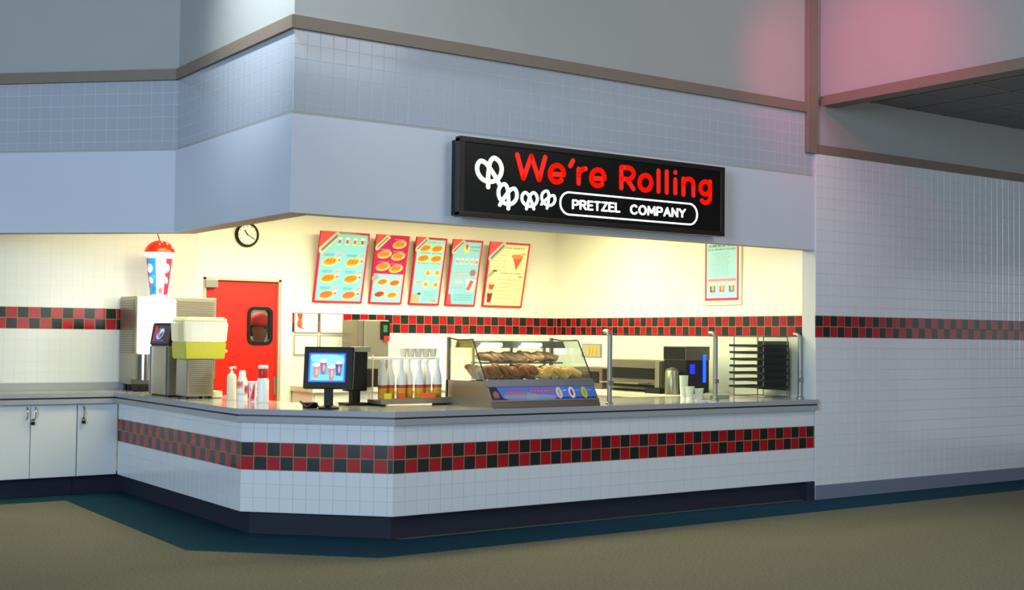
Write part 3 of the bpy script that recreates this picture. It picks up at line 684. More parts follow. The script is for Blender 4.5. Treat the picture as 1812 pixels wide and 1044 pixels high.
pchild(MB().lathe([(0, -.012), (.011, 0), (0, .012)], (-.035, -.118, 1.635), 8).lathe([(0, -.012), (.011, 0), (0, .012)], (.035, -.118, 1.635), 8), 'eyes', M_black)
pchild(MB().lathe([(0, -.02), (.014, -.012), (.006, .02), (0, .03)], (0, -.122, 1.605), 8), 'nose', mat('skin', '8A5A3C', .6))

# ------------------------------------------------------------------ slush machine and cup topper
X0, X1, Y0, Y1, ZT = 4.10, 4.93, 12.26, 12.76, 1.93
t = thing('slush_machine', 'tall stainless slush machine with a lit white front against the left wall', 'drink machine', (4.5, 12.5, .985))
b = MB().box(X0, X1, Y0, Y1, 1.10, ZT, .008); b.box(X0, X0+.6, Y0+.12, Y1, 1.05, 1.101)
b.build('cabinet', M_steel, t)
lv = MB()
for i in range(24): lv.box(X0+.42, X1-.03, Y0-.010, Y0-.001, 1.36+i*.0225, 1.371+i*.0225)
for i in range(24): lv.box(X0-.008, X0-.001, Y0+.06, Y1-.03, 1.36+i*.0225, 1.371+i*.0225)
tag(lv.build('louvers', M_steeld, t), kind='stuff')
pn2 = MB().prism([(X0+.015, 1.36), (X0+.39, 1.36), (X0+.39, 1.90), (X0+.33, 1.92), (X0+.05, 1.92), (X0+.015, 1.90)], Y0-.03, Y0-.001, 'y', bev=.006).build('lit_panel', mat('lit_panel', 'FFFFFF', .4, emit=3.2, ecol=(1, .98, .95)), t)
cv = []
for j in range(9): cv.append((X0+.02+.16*j/8, Y0-.02-.05*math.sin(math.pi*j/8)))
MB().prism(cv+[(X0+.18, Y0), (X0+.02, Y0)], 1.10, 1.35).build('front_column', M_chrome, t, 40)
MB().box(X0+.19, X0+.38, Y0-.012, Y0-.001, 1.12, 1.35, .004).build('drink_panel', mat('amber_panel', 'C79A5A', .4), t)
MB().box(X0+.0, X0+.42, Y0-.10, Y0+.1, .995, 1.05, .008).build('drip_tray', M_black, t)
for x in (X0+.05, X1-.06):
    for y in (Y0+.15, Y1-.06): MB().lathe([(0, 0), (.022, 0), (.018, .115)], (x, y, .985), 10).build('foot', M_black, t)
# cup topper
cx, cy = 4.39, 12.45
t = thing('cup_topper', 'glowing cup-shaped sign with a red domed lid on the slush machine', 'sign', (cx, cy, 1.93))
def cup_r(z): return .085+(.135-.085)*z/.40
pp = Paint(1, .40, 90, 'F4F6FA')
for k, c in enumerate(('2C98D8', '8A3A9A', 'D41C54', 'E8A8C4', '2C98D8', '5AB4E4', 'D41C54', 'E8A8C4')): pp.rect(k*.125, .03, k*.125+.125, .40, c)
for k in range(10): pp.ell(random.uniform(0, 1), random.uniform(.2, .38), .03, .03, random.choice(('58B4E2', 'E46A90', 'F8F8FF', '2C86C8')))
for k in range(4): pp.ell(.11+k*.25, .13, .06, .045, 'FFFFFF'); pp.ell(.12+k*.25, .11, .03, .012, '7FB8D8', .5); pp.ell(.10+k*.25, .25, .05, .03, 'FDEFF4', -.4)
def bend(a, bz):
    r = cup_r(bz); q = 2*math.pi*a; return Vector((cx-r*math.sin(q+.6), cy-r*math.cos(q+.6), 1.95+bz))
pp.build('cup_wrap', M_lit, t, (0, 0, 0), (1, 0, 0), (0, 0, 1), bend)
MB().lathe([(0, 0), (.08, 0), (.085, .02), (.084, .021)], (cx, cy, 1.93), 28).lathe([(.12, .02), (.12, .02)], (cx, cy, 1.93), 28).build('cup_base', M_white, t, 40)
MB().lathe([(.134, .418), (.152, .418), (.157, .435), (.152, .45), (.12, .452)], (cx, cy, 1.93), 32).build('rim', mat('topper_rim', 'FFFFFF', .3, emit=.8), t, 40)
dm = MB().lathe([(.15, .45)]+[(.15*math.cos(R_(a)), .45+.125*math.sin(R_(a))) for a in range(10, 90, 10)]+[(0, .575)], (cx, cy, 1.93), 32).build('dome_lid', mat('lid_red', 'E8200C', .25, emit=.45, ecol='FF2408'), t, 60)
for a, z in ((-70, .535), (-110, .53), (-95, .555), (-50, .50)):
    r = .15*math.sqrt(max(0, 1-((z-.45)/.125)**2))+.004
    MB().lathe([(0, -.012), (.008, 0), (0, .012)], (cx+r*math.cos(R_(a)), cy+r*math.sin(R_(a)), 1.93+z), 8).build('lid_highlight', M_white, dm)
MB().tube([(cx, cy, 2.495), (cx-.012, cy, 2.54), (cx-.03, cy-.01, 2.57)], .006, 8).build('straw', mat('straw_red', 'B83020', .4), t, 40)

# ------------------------------------------------------------------ soda dispenser
t = thing('soda_dispenser', 'narrow steel soda dispenser with a black logo header between slush and juice machines', 'drink dispenser', (4.2, 11.33, .985))
MB().box(4.0, 4.42, 11.07, 11.55, 1.0, 1.45, .012).build('body', M_steel, t)
MB().prism([(4.0, 1.45), (4.44, 1.45), (4.44, 1.66), (4.035, 1.66)], 11.045, 11.575, 'y', bev=.008).build('header', M_black, t)
p = Paint(.44, .17, 60, '17182A'); p.tri([(.06, .0), (.13, .03), (.06, .14), (.02, .15)], 'B8324A'); p.ell(.2, .08, .1, .045, 'DCE6F4', -.3, .9); p.ell(.22, .09, .06, .02, '3A5A8C', -.4); p.ell(.16, .06, .02, .05, '4A6AA0', .5); p.rect(.05, .13, .3, .15, '3C4CA0')
u = Vector((.035, 0, .21)).normalized()
p.build('logo', M_screen if False else printmat('print_logo', .5), t, Vector((4.002, 11.53, 1.468)), (0, -1, 0), u)
MB().tube([(4.0, 11.09, 1.0), (4.0, 11.09, 1.44)], .012, 8).tube([(4.0, 11.53, 1.0), (4.0, 11.53, 1.44)], .012, 8).build('edge_strip', M_chrome, t, 40)
MB().box(4.02, 4.40, 11.09, 11.53, .985, 1.0).build('base', M_black, t)

# ------------------------------------------------------------------ juice dispenser
t = thing('juice_dispenser', 'juice dispenser with a clear bowl of yellow drink on a louvred base', 'drink dispenser', (4.2, 10.8, .985))
MB().box(4.035, 4.29, 10.69, 10.96, 1.005, 1.34, .012).build('base', M_steel, t)
lv = MB()
for i in range(17): lv.box(4.06, 4.27, 10.684, 10.689, 1.03+i*.0175, 1.0385+i*.0175)
tag(lv.build('louvers', M_steeld, t), kind='stuff')
MB().box(4.29, 4.385, 10.72, 10.93, .99, 1.05, .01).build('drip_tray', mat('tray_cream', 'D9D3B0', .4), t)
M_bowl = glassmat('bowl_plastic', (.97, .96, .90), .10, .12)
_n = M_bowl.node_tree; _o = _n.nodes['Material Output']; _src = _o.inputs[0].links[0].from_socket
_d = _n.nodes.new('ShaderNodeBsdfDiffuse'); _d.inputs[0].default_value = (.80, .78, .62, 1); _tl = _n.nodes.new('ShaderNodeBsdfTranslucent'); _tl.inputs[0].default_value = (.80, .78, .62, 1)
_a = _n.nodes.new('ShaderNodeAddShader'); _n.links.new(_d.outputs[0], _a.inputs[0]); _n.links.new(_tl.outputs[0], _a.inputs[1])
_m = _n.nodes.new('ShaderNodeMixShader'); _m.inputs[0].default_value = .24; _n.links.new(_src, _m.inputs[1]); _n.links.new(_a.outputs[0], _m.inputs[2]); _n.links.new(_m.outputs[0], _o.inputs[0])
dl = MB(); dl.prism([(4.008, 1.338), (4.370, 1.338), (4.3845, 1.489), (3.996, 1.489)], 10.648, 10.982, 'y', bev=.008)
dl.build('drink', mat('lemonade', 'C6C01E', .3, noise=.08, nscale=20), t, 40)
def bowl(y0, y1): MB().prism([(3.996, 1.491), (4.385, 1.491), (4.40, 1.66), (4.38, 1.672), (4.0, 1.672), (3.985, 1.66)], y0, y1, 'y', bev=.008).build('bowl', M_bowl, t, 40)
bowl(10.648, 10.982)
MB().prism([(3.985, 1.668), (4.40, 1.668), (4.37, 1.712), (4.01, 1.712)], 10.645, 10.985, 'y', bev=.012).build('lid', mat('lid_cream', 'F3EFCB', .35), t, 40)
MB().box(4.18, 4.195, 10.652, 10.97, 1.495, 1.665).build('divider', mat('lid_cream', 'F3EFCB', .35), t)
MB().tube([(4.37, 10.80, 1.42), (4.43, 10.80, 1.415), (4.45, 10.80, 1.40)], .012, 8).build('tap', M_white, t, 40)
for x in (4.06, 4.26):
    for y in (10.72, 10.93): MB().lathe([(0, 0), (.014, 0), (.012, .022)], (x, y, .985), 8).build('foot', M_black, t)

# ------------------------------------------------------------------ condiments by the red door
def wrapprint(parent, cx, cy, z0, h, r0, r1, bg_, fn, nm='label_wrap', nx=48):
    p = Paint(1, h, nx, bg_); fn(p)
    def bd(a, bz):
        r = r0+(r1-r0)*bz/h; q = 2*math.pi*a; return Vector((cx-r*math.sin(q), cy-r*math.cos(q), z0+bz))
    p.build(nm, M_print, parent, (0, 0, 0), (1, 0, 0), (0, 0, 1), bd)
x, y = 4.335, 10.40; t = thing('pump_bottle', 'tall cream pump bottle, leftmost of the four containers by the red door', 'bottle', (x, y, .985))
MB().lathe([(0, 0), (.038, 0), (.041, .01), (.041, .205), (.034, .225), (.016, .232), (0, .232)], (x, y, .985), 24).build('body', mat('cream_plastic', 'ECE7CB', .4), t, 40)
MB().lathe([(0, .232), (.016, .232), (.016, .25), (.006, .252), (.006, .275), (0, .275)], (x, y, .985), 12).tube([(x-.022, y, 1.262), (x, y, 1.268), (x+.03, y, 1.272), (x+.035, y, 1.258)], .009, 8).build('pump', M_white, t, 40)
x, y = 4.375, 10.26; t = thing('squeeze_bottle', 'white sauce bottle with an orange and red label beside the pump bottle', 'bottle', (x, y, .985))
MB().lathe([(0, 0), (.044, 0), (.046, .012), (.046, .17), (.03, .215), (.028, .25), (.022, .262), (0, .263)], (x, y, .985), 24).build('body', M_white, t, 40)
wrapprint(t, x, y, 1.035, .12, .0468, .0468, 'F2F0EC', lambda p: (p.ell(.55, .05, .16, .045, 'E8502A'), p.rect(.05, .0, .45, .05, 'D05A50'), p.ell(.9, .07, .12, .035, '8A3A48'), p.rect(0, .105, 1, .12, 'A68AA8')))
x, y = 4.39, 10.06; t = thing('paper_cup', 'red and white paper cup between the two white bottles', 'cup', (x, y, .985))
MB().lathe([(0, 0), (.032, 0), (.043, .165), (.046, .17), (.043, .175), (.040, .17), (.03, .01), (0, .01)], (x, y, .985), 24).build('body', M_white, t, 40)
wrapprint(t, x, y, .99, .155, .0332, .0434, 'F4F0EE', lambda p: [p.tri([(k*.25, .0), (k*.25+.03, 0), (k*.25+.2, .15), (k*.25, .15)], 'CC1640') for k in range(4)]+[p.ell(k*.25+.17, .05, .03, .02, 'E08A98') for k in range(4)])
x, y = 4.395, 9.87; t = thing('sauce_bottle', 'tall white bottle with a red neck, nearest the door frame', 'bottle', (x, y, .985))
MB().lathe([(0, 0), (.047, 0), (.05, .012), (.05, .19), (.044, .205), (.036, .21), (0, .21)], (x, y, .985), 24).build('body', M_white, t, 40)
MB().lathe([(.036, .208), (.04, .215), (.04, .285), (.036, .29), (0, .29)], (x, y, .985), 24).build('neck', mat('neck_red', 'C8201C', .4), t, 40)
MB().lathe([(.038, .288), (.042, .292), (.042, .312), (.036, .318), (0, .318)], (x, y, .985), 24).build('cap', M_white, t, 40)

# ------------------------------------------------------------------ customer display
cx, cy = 4.50, 8.86; nrm = Vector((-.6, -.8, 0)); rgt = Vector((.8, -.6, 0))
t = thing('customer_display', 'black customer monitor on a pole showing iced drinks on blue', 'monitor', (cx, cy, .985))
tilt = R_(10); upv = (Vector((0, 0, 1))*math.cos(tilt) - nrm*math.sin(tilt)); nn = rgt.cross(upv) # outward normal
nn = nn if nn.dot(nrm) > 0 else -nn
Md = Matrix(((rgt.x, nn.x, upv.x, cx), (rgt.y, nn.y, upv.y, cy), (rgt.z, nn.z, upv.z, 1.305), (0, 0, 0, 1)))  # y = out of the screen
MB().box(-.195, .195, -.03, .03, -.165, .165, .008, Md).box(-.13, .13, -.075, -.029, -.11, .11, .01, Md).build('bezel', M_black, t)
p = Paint(.29, .23, 70, '2F9CE8'); p.ell(.15, .05, .14, .045, '7FD0F0', .1, .8); p.ell(.15, .2, .12, .03, '58B8EC', 0, .6)
for k, (x, y, c) in enumerate(((.06, .14, 'A85A44'), (.115, .11, '7A3A52'), (.18, .155, '9A5A50'), (.235, .12, '3E2A5C'))):
    p.tri([(x-.028, y-.045), (x+.028, y-.045), (x+.018, y+.06), (x-.018, y+.06)], c); p.ell(x, y-.045, .03, .014, 'D8D0C8'); p.ell(x+.005, y+.01, .01, .03, 'D89A80', 0, .7)
for a, b2, c, d in ((0, 0, .29, .012), (0, .218, .29, .23), (0, 0, .012, .23), (.278, 0, .29, .23)): p.rect(a, b2, c, d, '2A2C9C')
p.build('screen', M_screen, t, Md @ Vector((-.155, .0312, -.115)), rgt, upv)
MB().box(-.032, .032, -.03, .03, -.30, -.15, .006, Matrix(((rgt.x, nrm.x, 0, cx), (rgt.y, nrm.y, 0, cy), (0, 0, 1, 1.305), (0, 0, 0, 1)))).build('pole', M_black, t)
MB().lathe([(0, 0), (.085, 0), (.08, .015), (.03, .03), (0, .03)], (cx, cy, .985), 24).build('base', M_black, t, 40)
# card reader with cable
x, y = 4.42, 9.02
t = thing('card_reader', 'small dark card reader tangled in cable at the monitor foot', 'card reader', (x, y, .985))
MB().box(x-.05, x+.05, y-.04, y+.04, .985, 1.03, .01).build('body', M_black, t); k = MB()
for i in range(3):
    for j in range(3): k.box(x-.03+i*.022, x-.015+i*.022, y-.03+j*.02, y-.017+j*.02, 1.03, 1.034)
k.build('keypad', mat('key_grey', '8E9A90', .5), t)
MB().tube(catmull([(x-.04, y+.03, 1.02), (x-.09, y+.0, 1.04), (x-.06, y-.06, 1.0), (x, y-.07, 1.03), (x+.05, y-.05, 1.0), (x+.07, y-.1, .99)], 5), .006, 6).build('cable', M_black, t, 40)
# register behind
t = thing('cash_register', 'black cash register screen seen edge-on behind the customer monitor', 'cash register', (5.0, 9.28, .985))
MB().box(4.86, 5.05, 9.24, 9.33, 1.10, 1.43, .01).build('screen_back', M_black, t); MB().box(4.94, 5.07, 9.22, 9.35, 1.425, 1.47, .008).build('scanner', mat('putty', '9A947C', .5), t)
MB().box(4.92, 4.99, 9.25, 9.32, 1.0, 1.12).build('stand', M_black, t); MB().box(4.84, 5.07, 9.2, 9.35, .985, 1.005, .004).build('base', M_black, t)

# tall machine on back counter
t = thing('drink_mixer', 'tall steel mixer machine with dark keypad in front of the checkered band', 'kitchen machine', (6.75, 12.4, 1.0))
MB().box(6.62, 6.93, 12.2, 12.62, 1.02, 1.735, .01).build('body', M_steel, t); MB().box(6.555, 6.62, 12.22, 12.6, 1.2, 1.73, .008).build('side_housing', M_steeld, t)
MB().box(6.82, 6.935, 12.185, 12.2, 1.52, 1.725, .006).build('keypad', M_black, t); MB().box(6.85, 6.9, 12.18, 12.186, 1.6, 1.68).build('display', mat('lcd_green', '2C6A44', .3, emit=.3), t)
MB().box(6.86, 6.93, 12.18, 12.19, 1.50, 1.56).build('label', mat('neck_red', 'C8201C', .4), t)
MB().box(6.5, 6.72, 12.05, 12.19, 1.0, 1.20, .01).build('waste_bin', M_black, t); MB().box(6.56, 6.93, 12.2, 12.6, 1.0, 1.02).build('base', M_black, t)

# ------------------------------------------------------------------ bottles tray behind the counter
t = thing('serving_tray', 'dark steel tray under the row of juice bottles', 'tray', (5.43, 9.12, .985))
tr = MB().box(5.04, 5.72, 9.0, 9.22, 1.0, 1.035, .004).box(5.04, 5.72, 8.985, 9.0, 1.0, 1.05); tr.build('tray', M_steeld, t)
for x in (5.08, 5.68): MB().box(x-.02, x+.02, 9.02, 9.2, .985, 1.0).build('foot', M_black, t)
M_btl = glassmat('bottle_plastic', (.97, .97, .94), .12, .2)
first = None
for i in range(7):
    x = 5.105+i*.088; y = 9.08+.03*(i % 2)
    if first is None:
        t = thing('juice_bottle', '', 'bottle', (x, y, 1.035)); first = t
        MB().lathe([(0, 0), (.036, 0), (.039, .008), (.039, .10), (0, .10)], (x, y, 1.035), 18).build('drink', mat('orange_juice', 'F2A41C', .35, noise=.4, nscale=38), t, 40)
        MB().lathe([(.039, .1), (.041, .11), (.04, .19), (.022, .26), (.016, .285), (.016, .30)], (x, y, 1.035), 18).build('bottle', mat('frosted', 'F3F2E8', .4), t, 40)
        MB().lathe([(0, .30), (.02, .30), (.02, .33), (.016, .335), (0, .335)], (x, y, 1.035), 14).build('cap', M_white, t, 40)
        MB().lathe([(.0405, .095), (.0415, .1), (.0415, .118), (.0405, .122)], (x, y, 1.035), 18).build('label_band', mat('band_red', 'B8483A', .5), t, 40)
    else: t = copy_tree(first); t.location = (x, y, 1.035)
    tag(t, ('leftmost juice bottle on the steel tray', 'second juice bottle from the left on the steel tray', 'third juice bottle from the left on the tray', 'middle juice bottle of seven on the steel tray', 'third juice bottle from the display case on the tray', 'second juice bottle from the display case on the tray', 'juice bottle on the tray right beside the display case')[i], 'bottle', 'juice bottles on the steel tray')
for x0, x1, c, l in ((5.065, 5.135, 'F4E01C', 'yellow price tag on the front of the bottle tray'), (5.20, 5.26, 'F0562A', 'small red-orange price tag on the bottle tray'), (5.41, 5.56, 'F46A1E', 'wide orange price tag on the bottle tray')):
    o = MB().box(x0, x1, 8.978, 8.984, 1.045, 1.09, .001).build('price_tag', mat('tag_'+c, c, .5), None, base=((x0+x1)/2, 8.98, 1.045)); tag(o, l, 'price tag', 'price tags on the bottle tray')
t = thing('cup_rack', 'white wire shelf of clear cups standing behind the juice bottles', 'rack', (5.5, 9.28, .985))
r = MB()
for x in (5.12, 5.74):
    r.tube([(x, 9.28, .985), (x, 9.28, 1.40)], .007, 6)
for y in (9.25, 9.33): r.tube([(5.10, y, 1.375), (5.76, y, 1.375)], .009, 6)
r.build('wire_frame', M_white, t); MB().box(5.1, 5.76, 9.24, 9.34, 1.36, 1.367).build('shelf', M_white, t)
c0 = None
for i in range(5):
    x = 5.42+i*.075
    if c0 is None:
        c0 = MB().lathe([(0, 0), (.026, 0), (.034, .085), (.036, .09), (.033, .088), (.025, .004), (0, .004)], (x, 9.29, 1.367), 16).build('plastic_cup', mat('cup_grey', 'D2D0C4', .3), None, 40, base=(x, 9.29, 1.367)); o = c0
    else: o = c0.copy(); COL.objects.link(o); o.location = (x, 9.29, 1.367)
    tag(o, 'small pale cup lined up on the white wire shelf', 'cup', 'cups on the wire shelf')

# ------------------------------------------------------------------ display case
CX0, CX1 = 5.72, 6.84
t = thing('display_case', 'steel heated display case of pretzels with a blue label strip', 'display case', (6.28, 8.7, .985))
prof = [(8.365, .985), (8.385, 1.035), (8.455, 1.165), (8.475, 1.205), (8.50, 1.195), (9.08, 1.195), (9.09, .985)]
MB().prism(prof, CX0, CX1, 'x').build('base', M_steel, t)
M_ledge = mat('ledge_steel', '8B8F96', .35, .7)
MB().prism([(8.445, 1.160), (8.470, 1.212), (8.50, 1.212), (8.50, 1.196), (8.476, 1.2045), (8.456, 1.163)], CX0-.002, CX1+.002, 'x').build('front_ledge', M_ledge, t)
v0, v1 = Vector((0, 8.383, 1.032)), Vector((0, 8.455, 1.163)); uz = (v1-v0); H = uz.length; uz.normalize()
mo = MB(); nq = Vector((0, -uz.z, uz.y))
for a, bq in ((.0, .014), (H-.014, H)):
    P = [v0+uz*a, v0+uz*bq, v0+uz*bq+nq*.008, v0+uz*a+nq*.008]; mo.prism([(q_.y, q_.z) for q_ in P], CX0, CX1, 'x')
mo.build('label_rail', M_alu, t)
Wd = CX1-CX0-.03; p = Paint(Wd, H-.03, 220, '4878D0'); Hh = H-.03
p.rect(0, Hh*.86, Wd, Hh, '1C2878'); p.tri([(0, 0), (.07, 0), (.12, Hh), (0, Hh)], '2A1628'); p.ell(.05, Hh*.6, .03, .035, '8A6A72'); p.rect(.01, Hh*.8, .08, Hh, '7A1A2A')
p.ell(.30, Hh*.75, .18, Hh*.35, '98A0B4', 0, .8); p.ell(.5, Hh*.85, .16, Hh*.25, '98A0B4', 0, .8)
for k in range(13): p.ell(.17+k*.036+(.03 if k > 5 else 0), Hh*(.42 if k < 6 else .33), .015, Hh*.2, 'C8466A', .4); p.ell(.17+k*.036+(.03 if k > 5 else 0), Hh*(.42 if k < 6 else .33), .006, Hh*.09, '7890CC', .4)
for k, (c, d) in enumerate((('E2C8B8', 'D89A80'), ('F0E6E2', 'A82848'), ('D8D040', 'B8A830'))):
    x = .70+k*.135; p.ell(x, Hh*.5, .032, Hh*.45, c); p.ell(x, Hh*.5, .014, Hh*.26, d); p.text(x+.045, Hh*.32, x+.085, .012, 'C8D8F4')
p.build('label_strip', M_print, t, v0+uz*.015+nq*.004+Vector((CX0+.015, 0, 0)), (1, 0, 0), uz)
MB().prism([(8.3645, .986), (8.3835, 1.031), (8.379, 1.033), (8.360, .987)], CX0+.0, CX1, 'x').build('kick_strip', mat('brown_steel', '6F6358', .4, .6), t)
MB().prism([(8.472, 1.21), (8.478, 1.21), (8.678, 1.54), (8.672, 1.54)], CX0+.004, CX1-.004, 'x').build('front_glass', M_glass, t)
for x in (CX0+.002, CX1-.008): MB().prism([(8.482, 1.21), (9.05, 1.21), (9.05, 1.535), (8.68, 1.535)], x, x+.006, 'x').build('side_glass', M_glass, t)
for x in (CX0+.001, CX1-.009): MB().prism([(8.468, 1.21), (8.478, 1.21), (8.68, 1.54), (8.67, 1.54)], x, x+.008, 'x').build('glass_edge', mat('edge_dark', '2E3A36', .3), t)
MB().box(CX0, CX1, 8.665, 9.07, 1.54, 1.548).build('top_glass', M_glass, t)
hd = MB().prism([(8.78, 1.47), (8.82, 1.53), (9.0, 1.53), (9.03, 1.47)], CX0+.06, CX1-.06, 'x').build('lamp_hood', M_steeld, t)
M_cl = mat('case_lamp', 'FFFFFF', .4, emit=16, ecol=(.96, .95, 1))
for xa, xb in ((CX0+.16, CX0+.36), (CX0+.58, CX0+.78)): MB().tube([(xa, 8.77, 1.497), (xb, 8.77, 1.497)], .016, 10).build('lamp_tube', M_cl, hd, 40)
for x in (CX0+.012, CX1-.012): MB().box(x-.012, x+.012, 9.04, 9.07, .99, 1.56, .003).build('post', M_steeld, t)
MB().tube([(CX0+.012, 9.05, 1.55), (CX0+.012, 8.9, 1.535), (CX0+.012, 8.68, 1.54)], .007, 6).tube([(CX1-.012, 9.05, 1.55), (CX1-.012, 8.9, 1.535), (CX1-.012, 8.68, 1.54)], .007, 6).build('top_rail', M_blackm, t, 40)
MB().box(CX0+.2, CX1-.12, 8.74, 9.0, 1.335, 1.347).build('upper_shelf', M_steeld, t); sh = MB()
for x in (CX0+.22, CX0+.62, CX1-.14): sh.box(x-.01, x+.01, 8.98, 9.0, 1.2, 1.50)
sh.build('shelf_support', M_steel, t)
# pretzels
def pz_mesh(name, m, sc, r):
    mb = MB(); pts = catmull([(x*sc, y*sc, (.6*r if i in (0, 1, 2, 3) else 0)+(1.2*r if i in (16, 17, 18, 19, 20) else 0)) for i, (x, y) in enumerate(PRZ)], 2)
    mb.tube(pts, r, 7); o = mb.build(name, m, None, 60); return o
kinds = [('soft_pretzel', mat('crust_brown', 'B4681E', .45, noise=.5, nscale=60), .070, .020), ('soft_pretzel', mat('crust_golden', 'F6BE5C', .45, noise=.2, nscale=60), .070, .021), ('soft_pretzel', mat('crust_pale', 'E8AA6A', .45, noise=.4, nscale=60), .062, .019)]
protos = [pz_mesh(*k) for k in kinds]; usedp = [False]*3
def pretzel(kind, loc, rot, label, group):
    if not usedp[kind]: o = protos[kind]; usedp[kind] = True
    else: o = protos[kind].copy(); COL.objects.link(o)
    o.location = loc; o.rotation_euler = rot; tag(o, label, 'pretzel', group)
for i in range(26):
    col = i // 2; x = CX0+.10+col*.038*1.05+random.uniform(-.01, .01); y = (8.62, 8.82)[i % 2]+random.uniform(-.02, .02)
    pretzel(0, (x, y, 1.25+.022*random.random()), (R_(42+random.uniform(-16, 16)), R_(random.uniform(-15, 15)), R_(90+random.uniform(-35, 10))), 'dark baked pretzel standing in the lower left rows of the case', 'dark pretzels in the case')
for i in range(20):
    col = i // 2; x = CX0+.60+col*.044+random.uniform(-.01, .01); y = (8.62, 8.82)[i % 2]+random.uniform(-.02, .02)
    pretzel(1, (x, y, 1.24+.02*random.random()), (R_(34+random.uniform(-14, 14)), R_(random.uniform(-15, 15)), R_(70+random.uniform(-25, 25))), 'golden cheese pretzel leaning in the lower right rows of the case', 'golden pretzels in the case')
for i in range(15):
    x = CX0+.25+i*.049; pretzel(2, (x, 8.86+random.uniform(-.02, .02), 1.378+.012*random.random()), (R_(30+random.uniform(-14, 14)), R_(random.uniform(-15, 15)), R_(60+random.uniform(-30, 30))), 'pale pretzel leaning on the upper shelf of the case', 'pretzels on the upper case shelf')

# ------------------------------------------------------------------ sneeze guard
PXs = [7.055, 8.34, 9.50]
for i, x in enumerate(PXs):
    t = thing('guard_post', ('steel sneeze guard post beside the pretzel case', 'middle steel sneeze guard post in front of the beverage machine', 'steel sneeze guard post nearest the right wall')[i], 'post', (x, 8.5, .985), 'sneeze guard posts')
    pts = [(x, 8.5, .985), (x, 8.5, 1.57)]+[(x, 8.5+.05*(1-math.cos(R_(a))), 1.57+.05*math.sin(R_(a))) for a in range(15, 91, 15)]+[(x, 8.575, 1.62)]
    MB().tube(pts, .022, 12).build('tube', M_alu, t, 50); MB().lathe([(0, 0), (.035, 0), (.035, .012), (.02, .02)], (x, 8.5, .985), 16).build('flange', M_alu, t, 40)
    MB().box(x-.025, x+.025, 8.475, 8.487, 1.15, 1.19, .004).build('clamp', M_alu, t)
for i, (a, b2) in enumerate(zip(PXs, PXs[1:])):
    o = MB().box(a+.03, b2-.03, 8.484, 8.492, 1.03, 1.60).build('guard_glass', M_glass, None, base=((a+b2)/2, 8.488, 1.03))
    tag(o, ('clear sneeze guard pane beside the pretzel case', 'clear sneeze guard pane in front of the tray rack')[i], 'glass pane', 'sneeze guard panes')
    MB().box(a+.03, b2-.03, 8.484, 8.492, 1.60, 1.603).build('top_edge', M_gedge, o)

# ------------------------------------------------------------------ kitchen machines on the side counter
t = thing('conveyor_oven', 'brown steel oven with dark slots on the side counter', 'oven', (9.25, 10.48, .985))
b = MB().box(9.06, 9.5, 10.05, 10.95, 1.0, 1.325, .01); b.build('body', M_steeld, t)
MB().box(9.048, 9.061, 10.16, 10.86, 1.12, 1.24, .004).build('upper_slot', M_black, t); MB().box(9.048, 9.061, 10.16, 10.86, 1.03, 1.06, .003).build('lower_slot', M_black, t)
MB().box(9.04, 9.06, 10.06, 10.13, 1.0, 1.32, .004).build('control_column', M_steel, t); MB().box(8.86, 9.05, 10.2, 10.85, 1.07, 1.085, .003).build('tray', M_steel, t)
for y in (10.1, 10.9): MB().box(9.08, 9.46, y-.02, y+.02, .985, 1.0).build('foot', M_black, t)
t = thing('counter_warmer', 'low dark warmer beside the oven at the back corner', 'warmer', (9.25, 11.4, .985))
MB().box(9.02, 9.52, 11.0, 11.75, .99, 1.22, .01).build('body', mat('brown_steel', '6F6358', .4, .6), t); MB().box(9.01, 9.021, 11.06, 11.7, 1.05, 1.18, .003).build('slot', M_black, t); MB().box(9.05, 9.5, 11.02, 11.73, .985, .991).build('foot', M_black, t)
t = thing('beverage_machine', 'black beverage machine with glowing blue strip behind the sneeze guard', 'drink machine', (9.1, 9.71, .985))
MB().box(8.95, 9.28, 9.55, 9.89, 1.0, 1.34, .008).build('body', M_black, t); MB().box(8.945, 9.285, 9.545, 9.895, 1.34, 1.485, .008).build('head', mat('dark_steel', '6A655C', .4, .6), t)
MB().box(8.938, 8.946, 9.56, 9.88, 1.35, 1.475, .002).build('dark_front', M_black, t)
M_blue = mat('blue_glow', '2A66FF', .3, emit=2.6, ecol=(.05, .25, 1.0))
MB().tube([(9.20, 9.538, 1.11), (9.20, 9.538, 1.40)], .018, 10).build('blue_light', M_blue, t, 40)
MB().box(9.0, 9.07, 9.541, 9.549, 1.2, 1.30, .004).build('blue_display', mat('blue_display', '2038C8', .3, emit=.9, ecol=(.06, .14, 1)), t)
MB().box(8.99, 9.25, 9.58, 9.86, .985, 1.0).build('base', M_black, t)
x, y = 8.86, 9.66; t = thing('steel_pitcher', 'tall round steel canister in front of the black beverage machine', 'canister', (x, y, .985))
MB().lathe([(0, 0), (.072, 0), (.075, .01), (.072, .24), (.066, .25), (0, .25)], (x, y, .985), 28).build('body', M_steel, t, 40); MB().lathe([(.067, .25), (.067, .262), (.03, .275), (.01, .285), (0, .285)], (x, y, .985), 24).build('lid', M_steeld, t, 40)
x0 = 8.80; t = thing('sheet_pan', 'dark sheet pan lying before the oven', 'pan', (8.92, 9.92, .985))
MB().box(8.82, 9.03, 9.80, 10.04, .985, .99).box(8.82, 8.826, 9.80, 10.04, .985, 1.04).box(9.024, 9.03, 9.80, 10.04, .985, 1.04).box(8.82, 9.03, 9.80, 9.806, .985, 1.04).box(8.82, 9.03, 10.034, 10.04, .985, 1.04).build('pan', M_blackm, t)
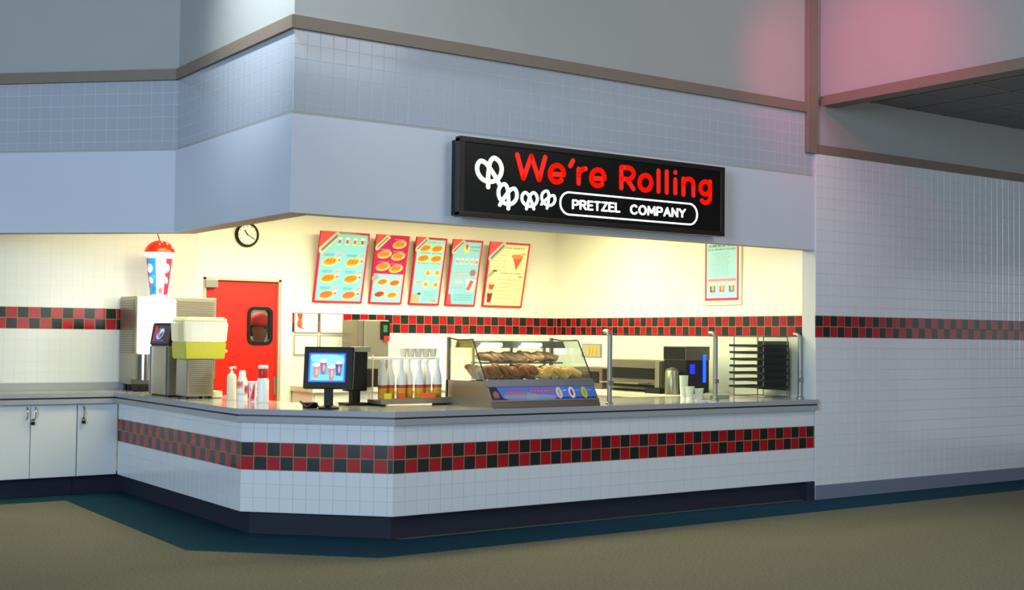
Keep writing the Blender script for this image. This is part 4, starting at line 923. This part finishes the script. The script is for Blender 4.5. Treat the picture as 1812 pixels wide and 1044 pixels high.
for i, (x, y, h_) in enumerate(((8.30, 8.80, .12), (8.40, 8.78, .10), (8.36, 8.95, .22))):
    o = MB().lathe([(0, 0), (.032, 0), (.044, h_), (.047, h_+.004), (.043, h_), (.03, .006), (0, .006)], (x, y, .985), 20).build('paper_cup', M_white, None, 40, base=(x, y, .985))
    tag(o, ('white paper cup beside the middle guard post', 'short white paper cup right behind the middle guard post', 'tall stack of white paper cups behind the middle guard post')[i], 'cup', 'white cups by the guard post')
o = MB().box(8.52, 8.78, 8.75, 9.05, .985, 1.025, .006).build('cutting_board', mat('grey_board', '9A9C92', .5), None, base=(8.65, 8.9, .985)); tag(o, 'flat grey board on the worktop behind the guard glass', 'board')
# tray rack
t = thing('tray_rack', 'open wire rack holding black trays at the right end of the counter', 'rack', (9.3, 8.83, .985))
r = MB()
for x in (9.12, 9.46):
    for y in (8.63, 9.03): r.tube([(x, y, .985), (x, y, 1.60)], .007, 6)
for z in (1.595, 1.0): r.tube([(9.12, 8.63, z), (9.46, 8.63, z), (9.46, 9.03, z), (9.12, 9.03, z)], .006, 6, True)
for i in range(7):
    z = 1.085+i*.068
    for y in (8.63, 9.03): r.tube([(9.12, y, z-.006), (9.46, y, z-.006)], .003, 5)
r.build('wire_frame', M_alu, t); MB().box(9.462, 9.47, 8.62, 9.04, 1.06, 1.55).build('side_panel', M_blackm, t)
tm = None
for i in range(7):
    z = 1.085+i*.068
    if tm is None:
        b = MB().box(9.08, 9.44, 8.60, 9.06, z, z+.006); b.box(9.08, 9.086, 8.60, 9.06, z, z+.022).box(9.434, 9.44, 8.60, 9.06, z, z+.022).box(9.08, 9.44, 8.60, 8.606, z, z+.022).box(9.08, 9.44, 9.054, 9.06, z, z+.022)
        tm = b.build('baking_tray', M_blackm, None, base=(9.26, 8.83, z)); o = tm
    else: o = tm.copy(); COL.objects.link(o); o.location = (9.26+random.uniform(-.012, .012), 8.83+random.uniform(-.015, .01), z)
    tag(o, ('lowest black tray in the rack by the right wall', 'second black tray from the bottom of the rack', 'third black tray from the bottom of the rack', 'black tray in the middle of the seven in the rack', 'third black tray from the top of the rack', 'second black tray from the top of the rack', 'topmost black tray in the rack by the right wall')[i], 'tray', 'black trays in the rack')
bpy.context.view_layer.update()
